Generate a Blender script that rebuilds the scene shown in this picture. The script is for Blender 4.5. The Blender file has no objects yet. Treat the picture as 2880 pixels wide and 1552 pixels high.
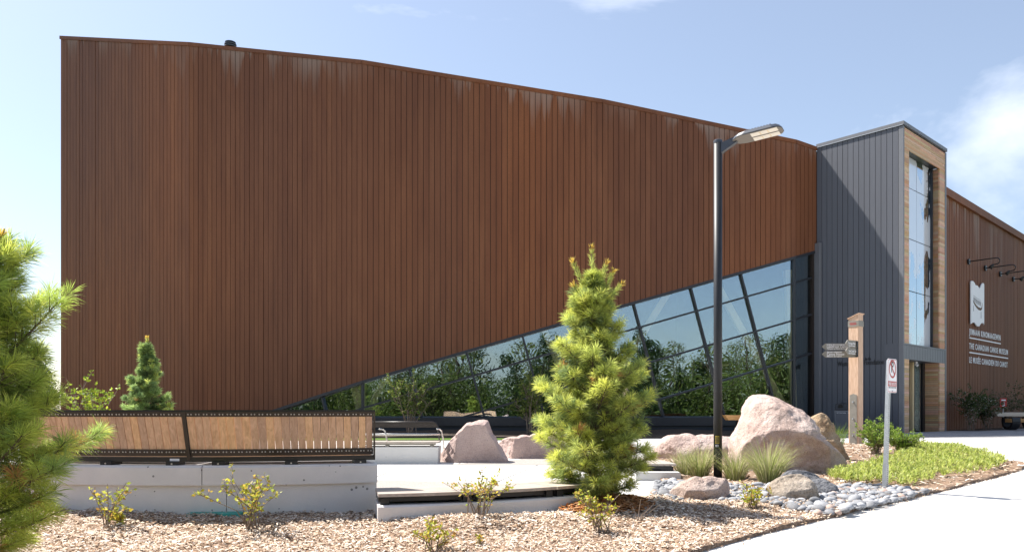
import bpy, bmesh, math, random
import numpy as np
from mathutils import Vector, Matrix, noise
from mathutils.geometry import delaunay_2d_cdt

random.seed(7)
RNG = np.random.default_rng(11)
SC = bpy.context.scene
COL = SC.collection
R = math.radians

# ------------------------------------------------------------------ camera, sky, sun, exposure
F, CX, HY, EYE = 2270.0, 1440.0, 1157.0, 1.0      # focal length (photo px), principal column, horizon row, eye height
cam = bpy.data.cameras.new('camera'); cam_o = bpy.data.objects.new('camera', cam); COL.objects.link(cam_o)
cam.sensor_fit = 'HORIZONTAL'; cam.sensor_width = 36.0; cam.lens = 36.0 * F / 2880.0
cam.shift_y = (HY - 776.0) / 2880.0
cam.clip_start = 0.1; cam.clip_end = 3000
cam_o.location = (0, 0, EYE); cam_o.rotation_euler = (R(90), 0, 0)
SC.camera = cam_o

SUN_EL = 53.0
SUN_H = Vector((-0.885, 0.465, 0)).normalized()      # horizontal direction towards the sun
world = bpy.data.worlds.new('World'); SC.world = world; world.use_nodes = True
wn = world.node_tree.nodes; wl = world.node_tree.links
for n in list(wn): wn.remove(n)
w_out = wn.new('ShaderNodeOutputWorld'); w_bg = wn.new('ShaderNodeBackground')
sky = wn.new('ShaderNodeTexSky'); sky.sky_type = 'NISHITA'; sky.sun_disc = False
sky.sun_elevation = R(SUN_EL)
sky.sun_rotation = math.atan2(SUN_H.x, SUN_H.y)
sky.air_density = 1.0; sky.dust_density = 1.3; sky.ozone_density = 1.0; sky.altitude = 200
# thin high cloud, the same all round the sky
w_tc = wn.new('ShaderNodeTexCoord'); w_map = wn.new('ShaderNodeMapping'); w_map.inputs['Scale'].default_value = (1.0, 1.0, 2.6)
w_map.inputs['Location'].default_value = (1.24, 6.0, 2.23)
w_no = wn.new('ShaderNodeTexNoise'); w_no.inputs['Scale'].default_value = 1.6; w_no.inputs['Detail'].default_value = 7
w_no.inputs['Roughness'].default_value = 0.56; w_no.inputs['Distortion'].default_value = 0.25
w_ra = wn.new('ShaderNodeValToRGB'); w_ra.color_ramp.elements[0].position = 0.62; w_ra.color_ramp.elements[1].position = 0.84
w_mx = wn.new('ShaderNodeMix'); w_mx.data_type = 'RGBA'
w_mx.inputs['B'].default_value = (9.5, 9.7, 10.2, 1)
w_mul = wn.new('ShaderNodeMath'); w_mul.operation = 'MULTIPLY_ADD'; w_mul.inputs[1].default_value = 0.80; w_mul.inputs[2].default_value = 0.10
wl.new(w_tc.outputs['Generated'], w_map.inputs['Vector']); wl.new(w_map.outputs[0], w_no.inputs['Vector'])
wl.new(w_no.outputs['Fac'], w_ra.inputs['Fac']); wl.new(w_ra.outputs['Color'], w_mul.inputs[0])
wl.new(w_mul.outputs[0], w_mx.inputs['Factor']); wl.new(sky.outputs[0], w_mx.inputs['A'])
wl.new(w_mx.outputs['Result'], w_bg.inputs['Color']); wl.new(w_bg.outputs[0], w_out.inputs[0])
w_bg.inputs['Strength'].default_value = 0.085

sun = bpy.data.lights.new('sun', 'SUN'); sun.energy = 4.8; sun.angle = R(0.55); sun.color = (1.0, 0.95, 0.88)
sun_o = bpy.data.objects.new('sun', sun); COL.objects.link(sun_o); sun_o.location = (-20, 20, 40)
sd = Vector((SUN_H.x * math.cos(R(SUN_EL)), SUN_H.y * math.cos(R(SUN_EL)), math.sin(R(SUN_EL))))
sun_o.rotation_euler = sd.to_track_quat('Z', 'Y').to_euler()
SC.view_settings.view_transform = 'Standard'; SC.view_settings.look = 'None'
SC.view_settings.exposure = 1.1; SC.view_settings.gamma = 1.0; SC.view_settings.use_curve_mapping = False
SC.render.engine = 'CYCLES'
SC.cycles.max_bounces = 8; SC.cycles.transparent_max_bounces = 10
SC.cycles.caustics_reflective = False; SC.cycles.caustics_refractive = False

# ------------------------------------------------------------------ helpers: pixels to places
GY = [(-60, -1.42), (0, -1.36), (4, -1.22), (6, -1.08), (7, -.985), (8, -.935), (10, -.93), (14, -.90), (20, -.86), (25, -.83), (28.5, -.75), (400, -.75)]
def gz(x, y):
    z = GY[-1][1]
    for (a, za), (b, zb) in zip(GY, GY[1:]):
        if y <= b:
            t = min(1, max(0, (y - a) / (b - a))); z = za + (zb - za) * t; break
    z -= .03 * min(4, max(0, x - 3)) * min(1, max(0, (14 - y) / 4)) * min(1, max(0, (y - 2) / 3))
    return z + EYE
def W(px, py, Y): return Vector(((px - CX) / F * Y, Y, EYE + (HY - py) / F * Y))
def G(px, py):
    Y = 10.0
    for _ in range(60):
        z = gz((px - CX) / F * Y, Y) - EYE
        Y = .5 * Y + .5 * (-z * F / (py - HY))
    x = (px - CX) / F * Y
    return Vector((x, Y, gz(x, Y)))
def GX(px, Y):
    x = (px - CX) / F * Y
    return Vector((x, Y, gz(x, Y)))

# ------------------------------------------------------------------ helpers: materials
def nodes(name):
    m = bpy.data.materials.new(name); m.use_nodes = True
    nt = m.node_tree
    for n in list(nt.nodes): nt.nodes.remove(n)
    out = nt.nodes.new('ShaderNodeOutputMaterial')
    return m, nt.nodes, nt.links, out
def N(ns, t, **kw):
    n = ns.new(t)
    for k, v in kw.items():
        if k in n.inputs.keys() if hasattr(n.inputs, 'keys') else False: n.inputs[k].default_value = v
        else: setattr(n, k, v)
    return n
def c4(c): return (c[0], c[1], c[2], 1)
def ramp(ns, stops):
    r = ns.new('ShaderNodeValToRGB'); e = r.color_ramp.elements
    while len(e) < len(stops): e.new(0.5)
    for i, (p, c) in enumerate(stops): e[i].position = p; e[i].color = c4(c) if len(c) == 3 else c
    return r
def plain(name, col, rough=.6, metal=0.0, var=.12, scale=9, bump=0.0, bscale=60, spec=.5, stretch=(1, 1, 1), objvar=0.0, coord='Object'):
    """colour broken up by noise, optional grain relief and per-object shift"""
    m, ns, ls, out = nodes(name)
    b = ns.new('ShaderNodeBsdfPrincipled'); ls.new(b.outputs[0], out.inputs[0])
    b.inputs['Roughness'].default_value = rough; b.inputs['Metallic'].default_value = metal
    b.inputs['Specular IOR Level'].default_value = spec
    tc = ns.new('ShaderNodeTexCoord'); mp = ns.new('ShaderNodeMapping'); mp.inputs['Scale'].default_value = stretch
    ls.new(tc.outputs[coord], mp.inputs[0])
    no = ns.new('ShaderNodeTexNoise'); no.inputs['Scale'].default_value = scale; no.inputs['Detail'].default_value = 6
    no.inputs['Roughness'].default_value = .65; ls.new(mp.outputs[0], no.inputs['Vector'])
    r = ramp(ns, [(.28, [x * (1 - var) for x in col]), (.72, [min(1, x * (1 + var)) for x in col])])
    ls.new(no.outputs['Fac'], r.inputs[0])
    last = r.outputs[0]
    if objvar:
        oi = ns.new('ShaderNodeObjectInfo'); mr = ns.new('ShaderNodeMapRange')
        mr.inputs['To Min'].default_value = 1 - objvar; mr.inputs['To Max'].default_value = 1 + objvar
        ls.new(oi.outputs['Random'], mr.inputs['Value'])
        mu = ns.new('ShaderNodeMix'); mu.data_type = 'RGBA'; mu.blend_type = 'MULTIPLY'; mu.inputs['Factor'].default_value = 1
        ls.new(last, mu.inputs['A']); ls.new(mr.outputs[0], mu.inputs['B']); last = mu.outputs['Result']
    ls.new(last, b.inputs['Base Color'])
    if bump:
        n2 = ns.new('ShaderNodeTexNoise'); n2.inputs['Scale'].default_value = bscale; n2.inputs['Detail'].default_value = 5
        ls.new(mp.outputs[0], n2.inputs['Vector'])
        bp = ns.new('ShaderNodeBump'); bp.inputs['Strength'].default_value = bump; bp.inputs['Distance'].default_value = .02
        ls.new(n2.outputs['Fac'], bp.inputs['Height']); ls.new(bp.outputs[0], b.inputs['Normal'])
    return m
def attr_mat(name, rough=.6, transl=0.0, spec=.3, var=.15, scale=30):
    """colour from the mesh's own 'Col' attribute (each leaf, chip or board has its own)"""
    m, ns, ls, out = nodes(name)
    b = ns.new('ShaderNodeBsdfPrincipled'); b.inputs['Roughness'].default_value = rough; b.inputs['Specular IOR Level'].default_value = spec
    at = ns.new('ShaderNodeAttribute'); at.attribute_name = 'Col'
    tc = ns.new('ShaderNodeTexCoord'); no = ns.new('ShaderNodeTexNoise'); no.inputs['Scale'].default_value = scale; no.inputs['Detail'].default_value = 4
    ls.new(tc.outputs['Object'], no.inputs['Vector'])
    r = ramp(ns, [(.3, (1 - var,) * 3), (.7, (1 + var,) * 3)]); ls.new(no.outputs['Fac'], r.inputs[0])
    mu = ns.new('ShaderNodeMix'); mu.data_type = 'RGBA'; mu.blend_type = 'MULTIPLY'; mu.inputs['Factor'].default_value = 1
    ls.new(at.outputs['Color'], mu.inputs['A']); ls.new(r.outputs[0], mu.inputs['B'])
    ls.new(mu.outputs['Result'], b.inputs['Base Color'])
    if transl:
        t = ns.new('ShaderNodeBsdfTranslucent'); ls.new(mu.outputs['Result'], t.inputs['Color'])
        mx = ns.new('ShaderNodeMixShader'); mx.inputs[0].default_value = transl
        ls.new(b.outputs[0], mx.inputs[1]); ls.new(t.outputs[0], mx.inputs[2]); ls.new(mx.outputs[0], out.inputs[0])
    else: ls.new(b.outputs[0], out.inputs[0])
    return m
M = {}
def mat_corten():
    m, ns, ls, out = nodes('weathering_steel')
    b = ns.new('ShaderNodeBsdfPrincipled'); ls.new(b.outputs[0], out.inputs[0]); b.inputs['Roughness'].default_value = .62
    b.inputs['Specular IOR Level'].default_value = .35
    tc = ns.new('ShaderNodeTexCoord')
    mp = ns.new('ShaderNodeMapping'); mp.inputs['Scale'].default_value = (2.2, 2.2, .22); ls.new(tc.outputs['Object'], mp.inputs[0])
    no = ns.new('ShaderNodeTexNoise'); no.inputs['Scale'].default_value = 1.6; no.inputs['Detail'].default_value = 8; no.inputs['Roughness'].default_value = .66
    ls.new(mp.outputs[0], no.inputs['Vector'])
    r = ramp(ns, [(.22, (.128, .045, .019)), (.5, (.172, .063, .026)), (.80, (.216, .085, .037))]); ls.new(no.outputs['Fac'], r.inputs[0])
    fine = ns.new('ShaderNodeTexNoise'); fine.inputs['Scale'].default_value = 38; fine.inputs['Detail'].default_value = 4; ls.new(tc.outputs['Object'], fine.inputs['Vector'])
    fr = ramp(ns, [(.3, (.86,) * 3), (.7, (1.14,) * 3)]); ls.new(fine.outputs['Fac'], fr.inputs[0])
    mu = ns.new('ShaderNodeMix'); mu.data_type = 'RGBA'; mu.blend_type = 'MULTIPLY'; mu.inputs['Factor'].default_value = 1
    ls.new(r.outputs[0], mu.inputs['A']); ls.new(fr.outputs[0], mu.inputs['B'])
    oi = ns.new('ShaderNodeObjectInfo')
    orr = ramp(ns, [(0, (.94, .92, .92)), (.5, (1, 1, 1)), (1, (1.05, 1.06, 1.04))]); ls.new(oi.outputs['Random'], orr.inputs[0])
    mu2 = ns.new('ShaderNodeMix'); mu2.data_type = 'RGBA'; mu2.blend_type = 'MULTIPLY'; mu2.inputs['Factor'].default_value = 1
    ls.new(mu.outputs['Result'], mu2.inputs['A']); ls.new(orr.outputs[0], mu2.inputs['B'])
    big = ns.new('ShaderNodeTexNoise'); big.inputs['Scale'].default_value = .17; big.inputs['Detail'].default_value = 3
    mpb = ns.new('ShaderNodeMapping'); mpb.inputs['Scale'].default_value = (1, 1, .25); mpb.inputs['Location'].default_value = (4, 2, 1); ls.new(tc.outputs['Object'], mpb.inputs[0]); ls.new(mpb.outputs[0], big.inputs['Vector'])
    bgr = ramp(ns, [(.36, (.86, .88, .98)), (.52, (1, 1, 1)), (.68, (1.20, 1.10, .92))]); ls.new(big.outputs['Fac'], bgr.inputs[0])
    mu3 = ns.new('ShaderNodeMix'); mu3.data_type = 'RGBA'; mu3.blend_type = 'MULTIPLY'; mu3.inputs['Factor'].default_value = 1
    ls.new(mu2.outputs['Result'], mu3.inputs['A']); ls.new(bgr.outputs[0], mu3.inputs['B']); mu2 = mu3
    # pale run-off stains hanging from the coping, each of its own length
    at = ns.new('ShaderNodeAttribute'); at.attribute_name = 'topd'
    mp3 = ns.new('ShaderNodeMapping'); mp3.inputs['Scale'].default_value = (1.1, 1.1, .05); ls.new(tc.outputs['Object'], mp3.inputs[0])
    n3 = ns.new('ShaderNodeTexNoise'); n3.inputs['Scale'].default_value = 1.0; n3.inputs['Detail'].default_value = 7; n3.inputs['Roughness'].default_value = .7
    ls.new(mp3.outputs[0], n3.inputs['Vector'])
    ln = ns.new('ShaderNodeMapRange'); ln.inputs['From Min'].default_value = .47; ln.inputs['From Max'].default_value = .74; ln.inputs['To Min'].default_value = .05; ln.inputs['To Max'].default_value = 2.6
    ls.new(n3.outputs['Fac'], ln.inputs['Value'])
    dv = ns.new('ShaderNodeMath'); dv.operation = 'DIVIDE'; ls.new(at.outputs['Fac'], dv.inputs[0]); ls.new(ln.outputs[0], dv.inputs[1])
    om = ns.new('ShaderNodeMapRange'); om.inputs['From Min'].default_value = 0; om.inputs['From Max'].default_value = 1; om.inputs['To Min'].default_value = .52; om.inputs['To Max'].default_value = 0
    ls.new(dv.outputs[0], om.inputs['Value'])
    b2 = ns.new('ShaderNodeTexNoise'); b2.inputs['Scale'].default_value = .23; b2.inputs['Detail'].default_value = 2; ls.new(tc.outputs['Object'], b2.inputs['Vector'])
    b2r = ramp(ns, [(.40, (.15,) * 3), (.60, (1,) * 3)]); ls.new(b2.outputs['Fac'], b2r.inputs[0])
    pm = ns.new('ShaderNodeMath'); pm.operation = 'MULTIPLY'; ls.new(om.outputs[0], pm.inputs[0]); ls.new(b2r.outputs[0], pm.inputs[1])
    mx = ns.new('ShaderNodeMix'); mx.data_type = 'RGBA'; mx.inputs['B'].default_value = (.36, .30, .26, 1)
    ls.new(pm.outputs[0], mx.inputs['Factor']); ls.new(mu2.outputs['Result'], mx.inputs['A']); ls.new(mx.outputs['Result'], b.inputs['Base Color'])
    bp = ns.new('ShaderNodeBump'); bp.inputs['Strength'].default_value = .25; bp.inputs['Distance'].default_value = .01
    ls.new(fine.outputs['Fac'], bp.inputs['Height']); ls.new(bp.outputs[0], b.inputs['Normal'])
    return m
def mat_glass(name, refl=.25, tint=(.93, .97, .94), film=False):
    m, ns, ls, out = nodes(name)
    g = ns.new('ShaderNodeBsdfGlossy'); g.inputs['Roughness'].default_value = 0.0; g.inputs['Color'].default_value = (.78, .90, 1.0, 1)
    t = ns.new('ShaderNodeBsdfTransparent'); t.inputs['Color'].default_value = c4(tint)
    lw = ns.new('ShaderNodeLayerWeight'); lw.inputs['Blend'].default_value = .25
    mr = ns.new('ShaderNodeMapRange'); mr.inputs['To Min'].default_value = refl; mr.inputs['To Max'].default_value = .95
    ls.new(lw.outputs['Fresnel'], mr.inputs['Value'])
    mx = ns.new('ShaderNodeMixShader'); ls.new(mr.outputs[0], mx.inputs[0]); ls.new(t.outputs[0], mx.inputs[1]); ls.new(g.outputs[0], mx.inputs[2])
    tc = ns.new('ShaderNodeTexCoord'); no = ns.new('ShaderNodeTexNoise'); no.inputs['Scale'].default_value = .9; no.inputs['Detail'].default_value = 1
    ls.new(tc.outputs['Object'], no.inputs['Vector'])
    bp = ns.new('ShaderNodeBump'); bp.inputs['Strength'].default_value = .10; bp.inputs['Distance'].default_value = .05
    ls.new(no.outputs['Fac'], bp.inputs['Height']); ls.new(bp.outputs[0], g.inputs['Normal'])
    last = mx
    if film:      # torn-edged frosted graphic on the glass
        d = ns.new('ShaderNodeBsdfPrincipled'); d.inputs['Base Color'].default_value = (.80, .84, .90, 1); d.inputs['Roughness'].default_value = .35
        n2 = ns.new('ShaderNodeTexNoise'); n2.inputs['Scale'].default_value = .95; n2.inputs['Detail'].default_value = 5; n2.inputs['Roughness'].default_value = .55
        mp = ns.new('ShaderNodeMapping'); mp.inputs['Scale'].default_value = (1, 1, .55); mp.inputs['Location'].default_value = (2.3, .4, .9)
        ls.new(tc.outputs['Object'], mp.inputs[0]); ls.new(mp.outputs[0], n2.inputs['Vector'])
        r = ramp(ns, [(.455, (0, 0, 0)), (.47, (.60, .60, .60))]); ls.new(n2.outputs['Fac'], r.inputs[0])
        m3 = ns.new('ShaderNodeMixShader'); ls.new(r.outputs[0], m3.inputs[0]); ls.new(mx.outputs[0], m3.inputs[1]); ls.new(d.outputs[0], m3.inputs[2]); last = m3
    ls.new(last.outputs[0], out.inputs[0])
    return m
def mat_granite(name, dark, mid, light, speck=95):
    m, ns, ls, out = nodes(name)
    b = ns.new('ShaderNodeBsdfPrincipled'); ls.new(b.outputs[0], out.inputs[0]); b.inputs['Roughness'].default_value = .85; b.inputs['Specular IOR Level'].default_value = .25
    tc = ns.new('ShaderNodeTexCoord')
    n1 = ns.new('ShaderNodeTexNoise'); n1.inputs['Scale'].default_value = 2.4; n1.inputs['Detail'].default_value = 9; n1.inputs['Roughness'].default_value = .7; ls.new(tc.outputs['Object'], n1.inputs['Vector'])
    r1 = ramp(ns, [(.28, dark), (.5, mid), (.74, light)]); ls.new(n1.outputs['Fac'], r1.inputs[0])
    n2 = ns.new('ShaderNodeTexNoise'); n2.inputs['Scale'].default_value = speck; n2.inputs['Detail'].default_value = 2; ls.new(tc.outputs['Object'], n2.inputs['Vector'])
    r2 = ramp(ns, [(.33, (.55, .52, .52)), (.46, (1, 1, 1)), (.62, (1, 1, 1)), (.72, (1.25, 1.22, 1.2))]); ls.new(n2.outputs['Fac'], r2.inputs[0])
    mu = ns.new('ShaderNodeMix'); mu.data_type = 'RGBA'; mu.blend_type = 'MULTIPLY'; mu.inputs['Factor'].default_value = .8
    ls.new(r1.outputs[0], mu.inputs['A']); ls.new(r2.outputs[0], mu.inputs['B']); ls.new(mu.outputs['Result'], b.inputs['Base Color'])
    n3 = ns.new('ShaderNodeTexNoise'); n3.inputs['Scale'].default_value = 24; n3.inputs['Detail'].default_value = 8; n3.inputs['Roughness'].default_value = .7; ls.new(tc.outputs['Object'], n3.inputs['Vector'])
    bp = ns.new('ShaderNodeBump'); bp.inputs['Strength'].default_value = .9; bp.inputs['Distance'].default_value = .06
    ls.new(n3.outputs['Fac'], bp.inputs['Height']); ls.new(bp.outputs[0], b.inputs['Normal'])
    return m
def mat_concrete(name, col, pits=False, var=.06, joints=None):
    m, ns, ls, out = nodes(name)
    b = ns.new('ShaderNodeBsdfPrincipled'); ls.new(b.outputs[0], out.inputs[0]); b.inputs['Roughness'].default_value = .8; b.inputs['Specular IOR Level'].default_value = .3
    tc = ns.new('ShaderNodeTexCoord')
    n1 = ns.new('ShaderNodeTexNoise'); n1.inputs['Scale'].default_value = .9; n1.inputs['Detail'].default_value = 9; n1.inputs['Roughness'].default_value = .65; ls.new(tc.outputs['Object'], n1.inputs['Vector'])
    r = ramp(ns, [(.3, [x * (1 - var * 1.6) for x in col]), (.7, [x * (1 + var) for x in col])]); ls.new(n1.outputs['Fac'], r.inputs[0])
    last = r.outputs[0]
    n2 = ns.new('ShaderNodeTexNoise'); n2.inputs['Scale'].default_value = 70; n2.inputs['Detail'].default_value = 3; ls.new(tc.outputs['Object'], n2.inputs['Vector'])
    h = n2.outputs['Fac']
    if pits:
        vo = ns.new('ShaderNodeTexVoronoi'); vo.inputs['Scale'].default_value = 11; vo.inputs['Randomness'].default_value = 1; ls.new(tc.outputs['Object'], vo.inputs['Vector'])
        n4 = ns.new('ShaderNodeTexNoise'); n4.inputs['Scale'].default_value = 5; ls.new(tc.outputs['Object'], n4.inputs['Vector'])
        ad = ns.new('ShaderNodeMath'); ad.operation = 'MULTIPLY_ADD'; ad.inputs[1].default_value = .30; ls.new(n4.outputs['Fac'], ad.inputs[0]); ad.inputs[2].default_value = -.055
        lt = ns.new('ShaderNodeMath'); lt.operation = 'LESS_THAN'; ls.new(vo.outputs['Distance'], lt.inputs[0]); ls.new(ad.outputs[0], lt.inputs[1])
        th = ns.new('ShaderNodeMath'); th.operation = 'LESS_THAN'; th.inputs[1].default_value = .45; ls.new(vo.outputs['Color'], th.inputs[0])
        an = ns.new('ShaderNodeMath'); an.operation = 'MULTIPLY'; ls.new(lt.outputs[0], an.inputs[0]); ls.new(th.outputs[0], an.inputs[1])
        sc = ns.new('ShaderNodeMath'); sc.operation = 'MULTIPLY'; sc.inputs[1].default_value = .75; ls.new(an.outputs[0], sc.inputs[0])
        mx = ns.new('ShaderNodeMix'); mx.data_type = 'RGBA'; mx.inputs['B'].default_value = (.10, .09, .085, 1); ls.new(sc.outputs[0], mx.inputs['Factor']); ls.new(last, mx.inputs['A']); last = mx.outputs['Result']
    ls.new(last, b.inputs['Base Color'])
    bp = ns.new('ShaderNodeBump'); bp.inputs['Strength'].default_value = .2; bp.inputs['Distance'].default_value = .01
    ls.new(h, bp.inputs['Height']); ls.new(bp.outputs[0], b.inputs['Normal'])
    return m
def mat_wood(name, c0, c1, grain_axis='Z', objvar=.2, sat=True, rough=.6):
    m, ns, ls, out = nodes(name)
    b = ns.new('ShaderNodeBsdfPrincipled'); ls.new(b.outputs[0], out.inputs[0]); b.inputs['Roughness'].default_value = rough; b.inputs['Specular IOR Level'].default_value = .3
    tc = ns.new('ShaderNodeTexCoord'); oi = ns.new('ShaderNodeObjectInfo')
    ad = ns.new('ShaderNodeVectorMath'); ad.operation = 'MULTIPLY_ADD'; ad.inputs[1].default_value = (17, 13, 19)
    cb = ns.new('ShaderNodeCombineXYZ')
    for k in range(3): ls.new(oi.outputs['Random'], cb.inputs[k])
    ls.new(cb.outputs[0], ad.inputs[0]); ls.new(tc.outputs['Object'], ad.inputs[2])
    mp = ns.new('ShaderNodeMapping'); mp.inputs['Scale'].default_value = {'Z': (22, 22, 2.2), 'X': (2.2, 22, 22), 'Y': (22, 2.2, 22)}[grain_axis]; ls.new(ad.outputs[0], mp.inputs[0])
    no = ns.new('ShaderNodeTexNoise'); no.inputs['Scale'].default_value = 1.5; no.inputs['Detail'].default_value = 8; no.inputs['Distortion'].default_value = 1.2; ls.new(mp.outputs[0], no.inputs['Vector'])
    r = ramp(ns, [(.3, c0), (.7, c1)]); ls.new(no.outputs['Fac'], r.inputs[0])
    tint = ramp(ns, [(0, (1 - objvar * 1.1, 1 - objvar * 1.1, 1 - objvar * .8)), (.35, (1, .98, .97)), (.7, (1 + objvar * .6, 1 + objvar * .35, 1)), (1, (1 + objvar * 1.2, 1 + objvar * .9, 1 - objvar * .3))])
    ls.new(oi.outputs['Random'], tint.inputs[0])
    mu = ns.new('ShaderNodeMix'); mu.data_type = 'RGBA'; mu.blend_type = 'MULTIPLY'; mu.inputs['Factor'].default_value = 1
    ls.new(r.outputs[0], mu.inputs['A']); ls.new(tint.outputs[0], mu.inputs['B']); ls.new(mu.outputs['Result'], b.inputs['Base Color'])
    bp = ns.new('ShaderNodeBump'); bp.inputs['Strength'].default_value = .15; bp.inputs['Distance'].default_value = .005
    ls.new(no.outputs['Fac'], bp.inputs['Height']); ls.new(bp.outputs[0], b.inputs['Normal'])
    return m
M['corten'] = mat_corten()
M['black'] = plain('black_powder_coat', (.012, .012, .014), .42, 0, .25, 12)
M['blackgloss'] = plain('bronze_black_steel', (.022, .018, .016), .30, 0, .2, 10)
M['mullion'] = plain('dark_anodised_frame', (.022, .024, .030), .38, 0, .15, 6)
M['cavity'] = plain('shadow_cavity', (.02, .012, .009), .9)
M['slate'] = plain('slate_grey_metal', (.080, .086, .104), .48, .0, .05, 3, stretch=(3, 3, .3), objvar=.05)
M['slatetrim'] = plain('grey_trim_metal', (.145, .15, .165), .45, 0, .05, 3)
M['plinth'] = plain('dark_plinth_panel', (.032, .038, .05), .5, 0, .1, 2)
M['boards'] = attr_mat('cedar_boards', .55, 0, .35, .07, 9)
M['glass'] = mat_glass('reflective_glass')
M['film'] = mat_glass('glass_with_frosted_film', .68, (.25, .3, .35), True)
M['interior'] = plain('interior_lining', (.05, .05, .05), .9)
M['glulam'] = mat_wood('glulam_timber', (.66, .50, .27), (.78, .62, .38), 'Z', .05)
M['plaza'] = mat_concrete('broom_finished_concrete', (.61, .595, .565), False, .08)
M['precast'] = mat_concrete('precast_concrete', (.70, .665, .645), True, .08)
M['precastpale'] = mat_concrete('pale_precast_concrete', (.58, .57, .55), True, .06)
M['mulch'] = plain('bark_mulch', (.27, .185, .13), .95, 0, .6, 26, 1.0, 55, .1)
M['jointdark'] = plain('joint_dirt', (.10, .095, .085), .95)
M['shademulch'] = plain('shade_dark_mulch', (.085, .068, .055), .95, 0, .5, 26, 1.0, 55, .1)  # bed mulch darkened: building shade put into the colour, with a black gravel tone
M['chips'] = attr_mat('wood_chips', .9, 0, .1, .25, 60)
M['granite'] = mat_granite('pink_granite', (.40, .28, .235), (.61, .47, .41), (.77, .67, .61))
M['granitecut'] = mat_granite('sawn_pink_granite', (.48, .35, .31), (.57, .43, .385), (.66, .52, .47), 130)
M['tanstone'] = mat_granite('tan_gneiss', (.30, .235, .18), (.46, .385, .31), (.58, .51, .44), 60)
M['ochre'] = mat_granite('ochre_rock', (.26, .16, .09), (.46, .33, .21), (.58, .47, .34), 40)
M['darkstone'] = mat_granite('dark_grey_rock', (.10, .105, .12), (.20, .205, .22), (.34, .34, .35), 50)
M['cobble'] = plain('river_cobble', (.31, .315, .33), .75, 0, .25, 2.5, .25, 14, .3, objvar=.42)
M['cobblewarm'] = plain('warm_river_cobble', (.42, .31, .26), .75, 0, .2, 14, .25, 40, .3, objvar=.2)
M['slat'] = mat_wood('ipe_slat', (.55, .345, .215), (.76, .52, .355), 'Z', .17)
M['seatwood'] = mat_wood('weathered_seat_wood', (.36, .31, .27), (.50, .45, .40), 'X', .1)
M['timber'] = mat_wood('pale_fir_timber', (.46, .30, .20), (.66, .48, .35), 'Z', .03)
M['benchwood'] = mat_wood('oiled_bench_timber', (.42, .22, .08), (.58, .34, .14), 'X', .08)
M['benchpale'] = mat_wood('pale_planed_timber', (.52, .46, .38), (.62, .56, .49), 'X', .04)
M['steel'] = plain('galvanised_steel', (.40, .42, .44), .42, .75, .15, 40)
M['stainless'] = plain('polished_tube', (.55, .55, .53), .22, .9, .1, 10)
M['bolt'] = plain('bolt_heads', (.55, .52, .47), .35, .7, .1, 50)
M['zinc'] = plain('weathered_zinc_plate', (.23, .215, .185), .5, .25, .2, 7)
M['white'] = plain('white_paint', (.80, .80, .82), .5, 0, .03, 5)
M['red'] = plain('sign_red', (.42, .028, .022), .5, 0, .08, 9)
M['inkblack'] = plain('sign_black', (.012, .012, .012), .5)
M['ink'] = plain('raised_dark_lettering', (.014, .014, .016), .5)
M['brownink'] = plain('brown_cutout', (.13, .075, .045), .7)
M['greyink'] = plain('grey_ink', (.22, .22, .24), .7)
M['polepaint'] = plain('black_satin_pole', (.012, .014, .019), .5, 0, .2, 8)
M['fixture'] = plain('dark_fixture_casting', (.05, .057, .075), .42, 0, .15, 15)
M['fixunder'] = plain('fixture_underside', (.17, .155, .14), .6, 0, .08, 12)
M['led'] = plain('led_lens', (.78, .74, .66), .35, 0, .08, 40)
M['ledspot'] = plain('led_chips', (.75, .55, .25), .4)
M['yellow'] = plain('warning_yellow', (.55, .40, .03), .5)
M['teal'] = plain('teal_plastic_lid', (.03, .30, .25), .5, 0, .15, 8)
M['bark'] = plain('bark', (.11, .085, .065), .9, 0, .4, 18, .6, 40, .1)
M['stem'] = plain('twig_bark', (.20, .15, .115), .85, 0, .3, 30)
M['needles'] = attr_mat('pine_needles', .45, .58, .35, .1, 8)
M['leaves'] = attr_mat('leaves', .45, .5, .35, .12, 12)
M['grassblades'] = attr_mat('grass_blades', .55, .40, .3, .1, 10)
M['lawn'] = plain('lawn', (.10, .16, .035), .9, 0, .35, 40, .5, 120, .1)
M['field'] = plain('rough_grass_ground', (.11, .12, .05), .95, 0, .35, 2.0, .4, 40, .1)
M['asphalt'] = plain('asphalt', (.055, .055, .058), .9, 0, .2, 3, .3, 150, .2)
M['aggregate'] = plain('exposed_aggregate', (.36, .33, .30), .9, 0, .3, 60, .4, 150, .2)
M['fence'] = plain('grey_fence_boards', (.32, .29, .25), .85, 0, .2, 6, stretch=(6, 6, .5), objvar=.15)

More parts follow.
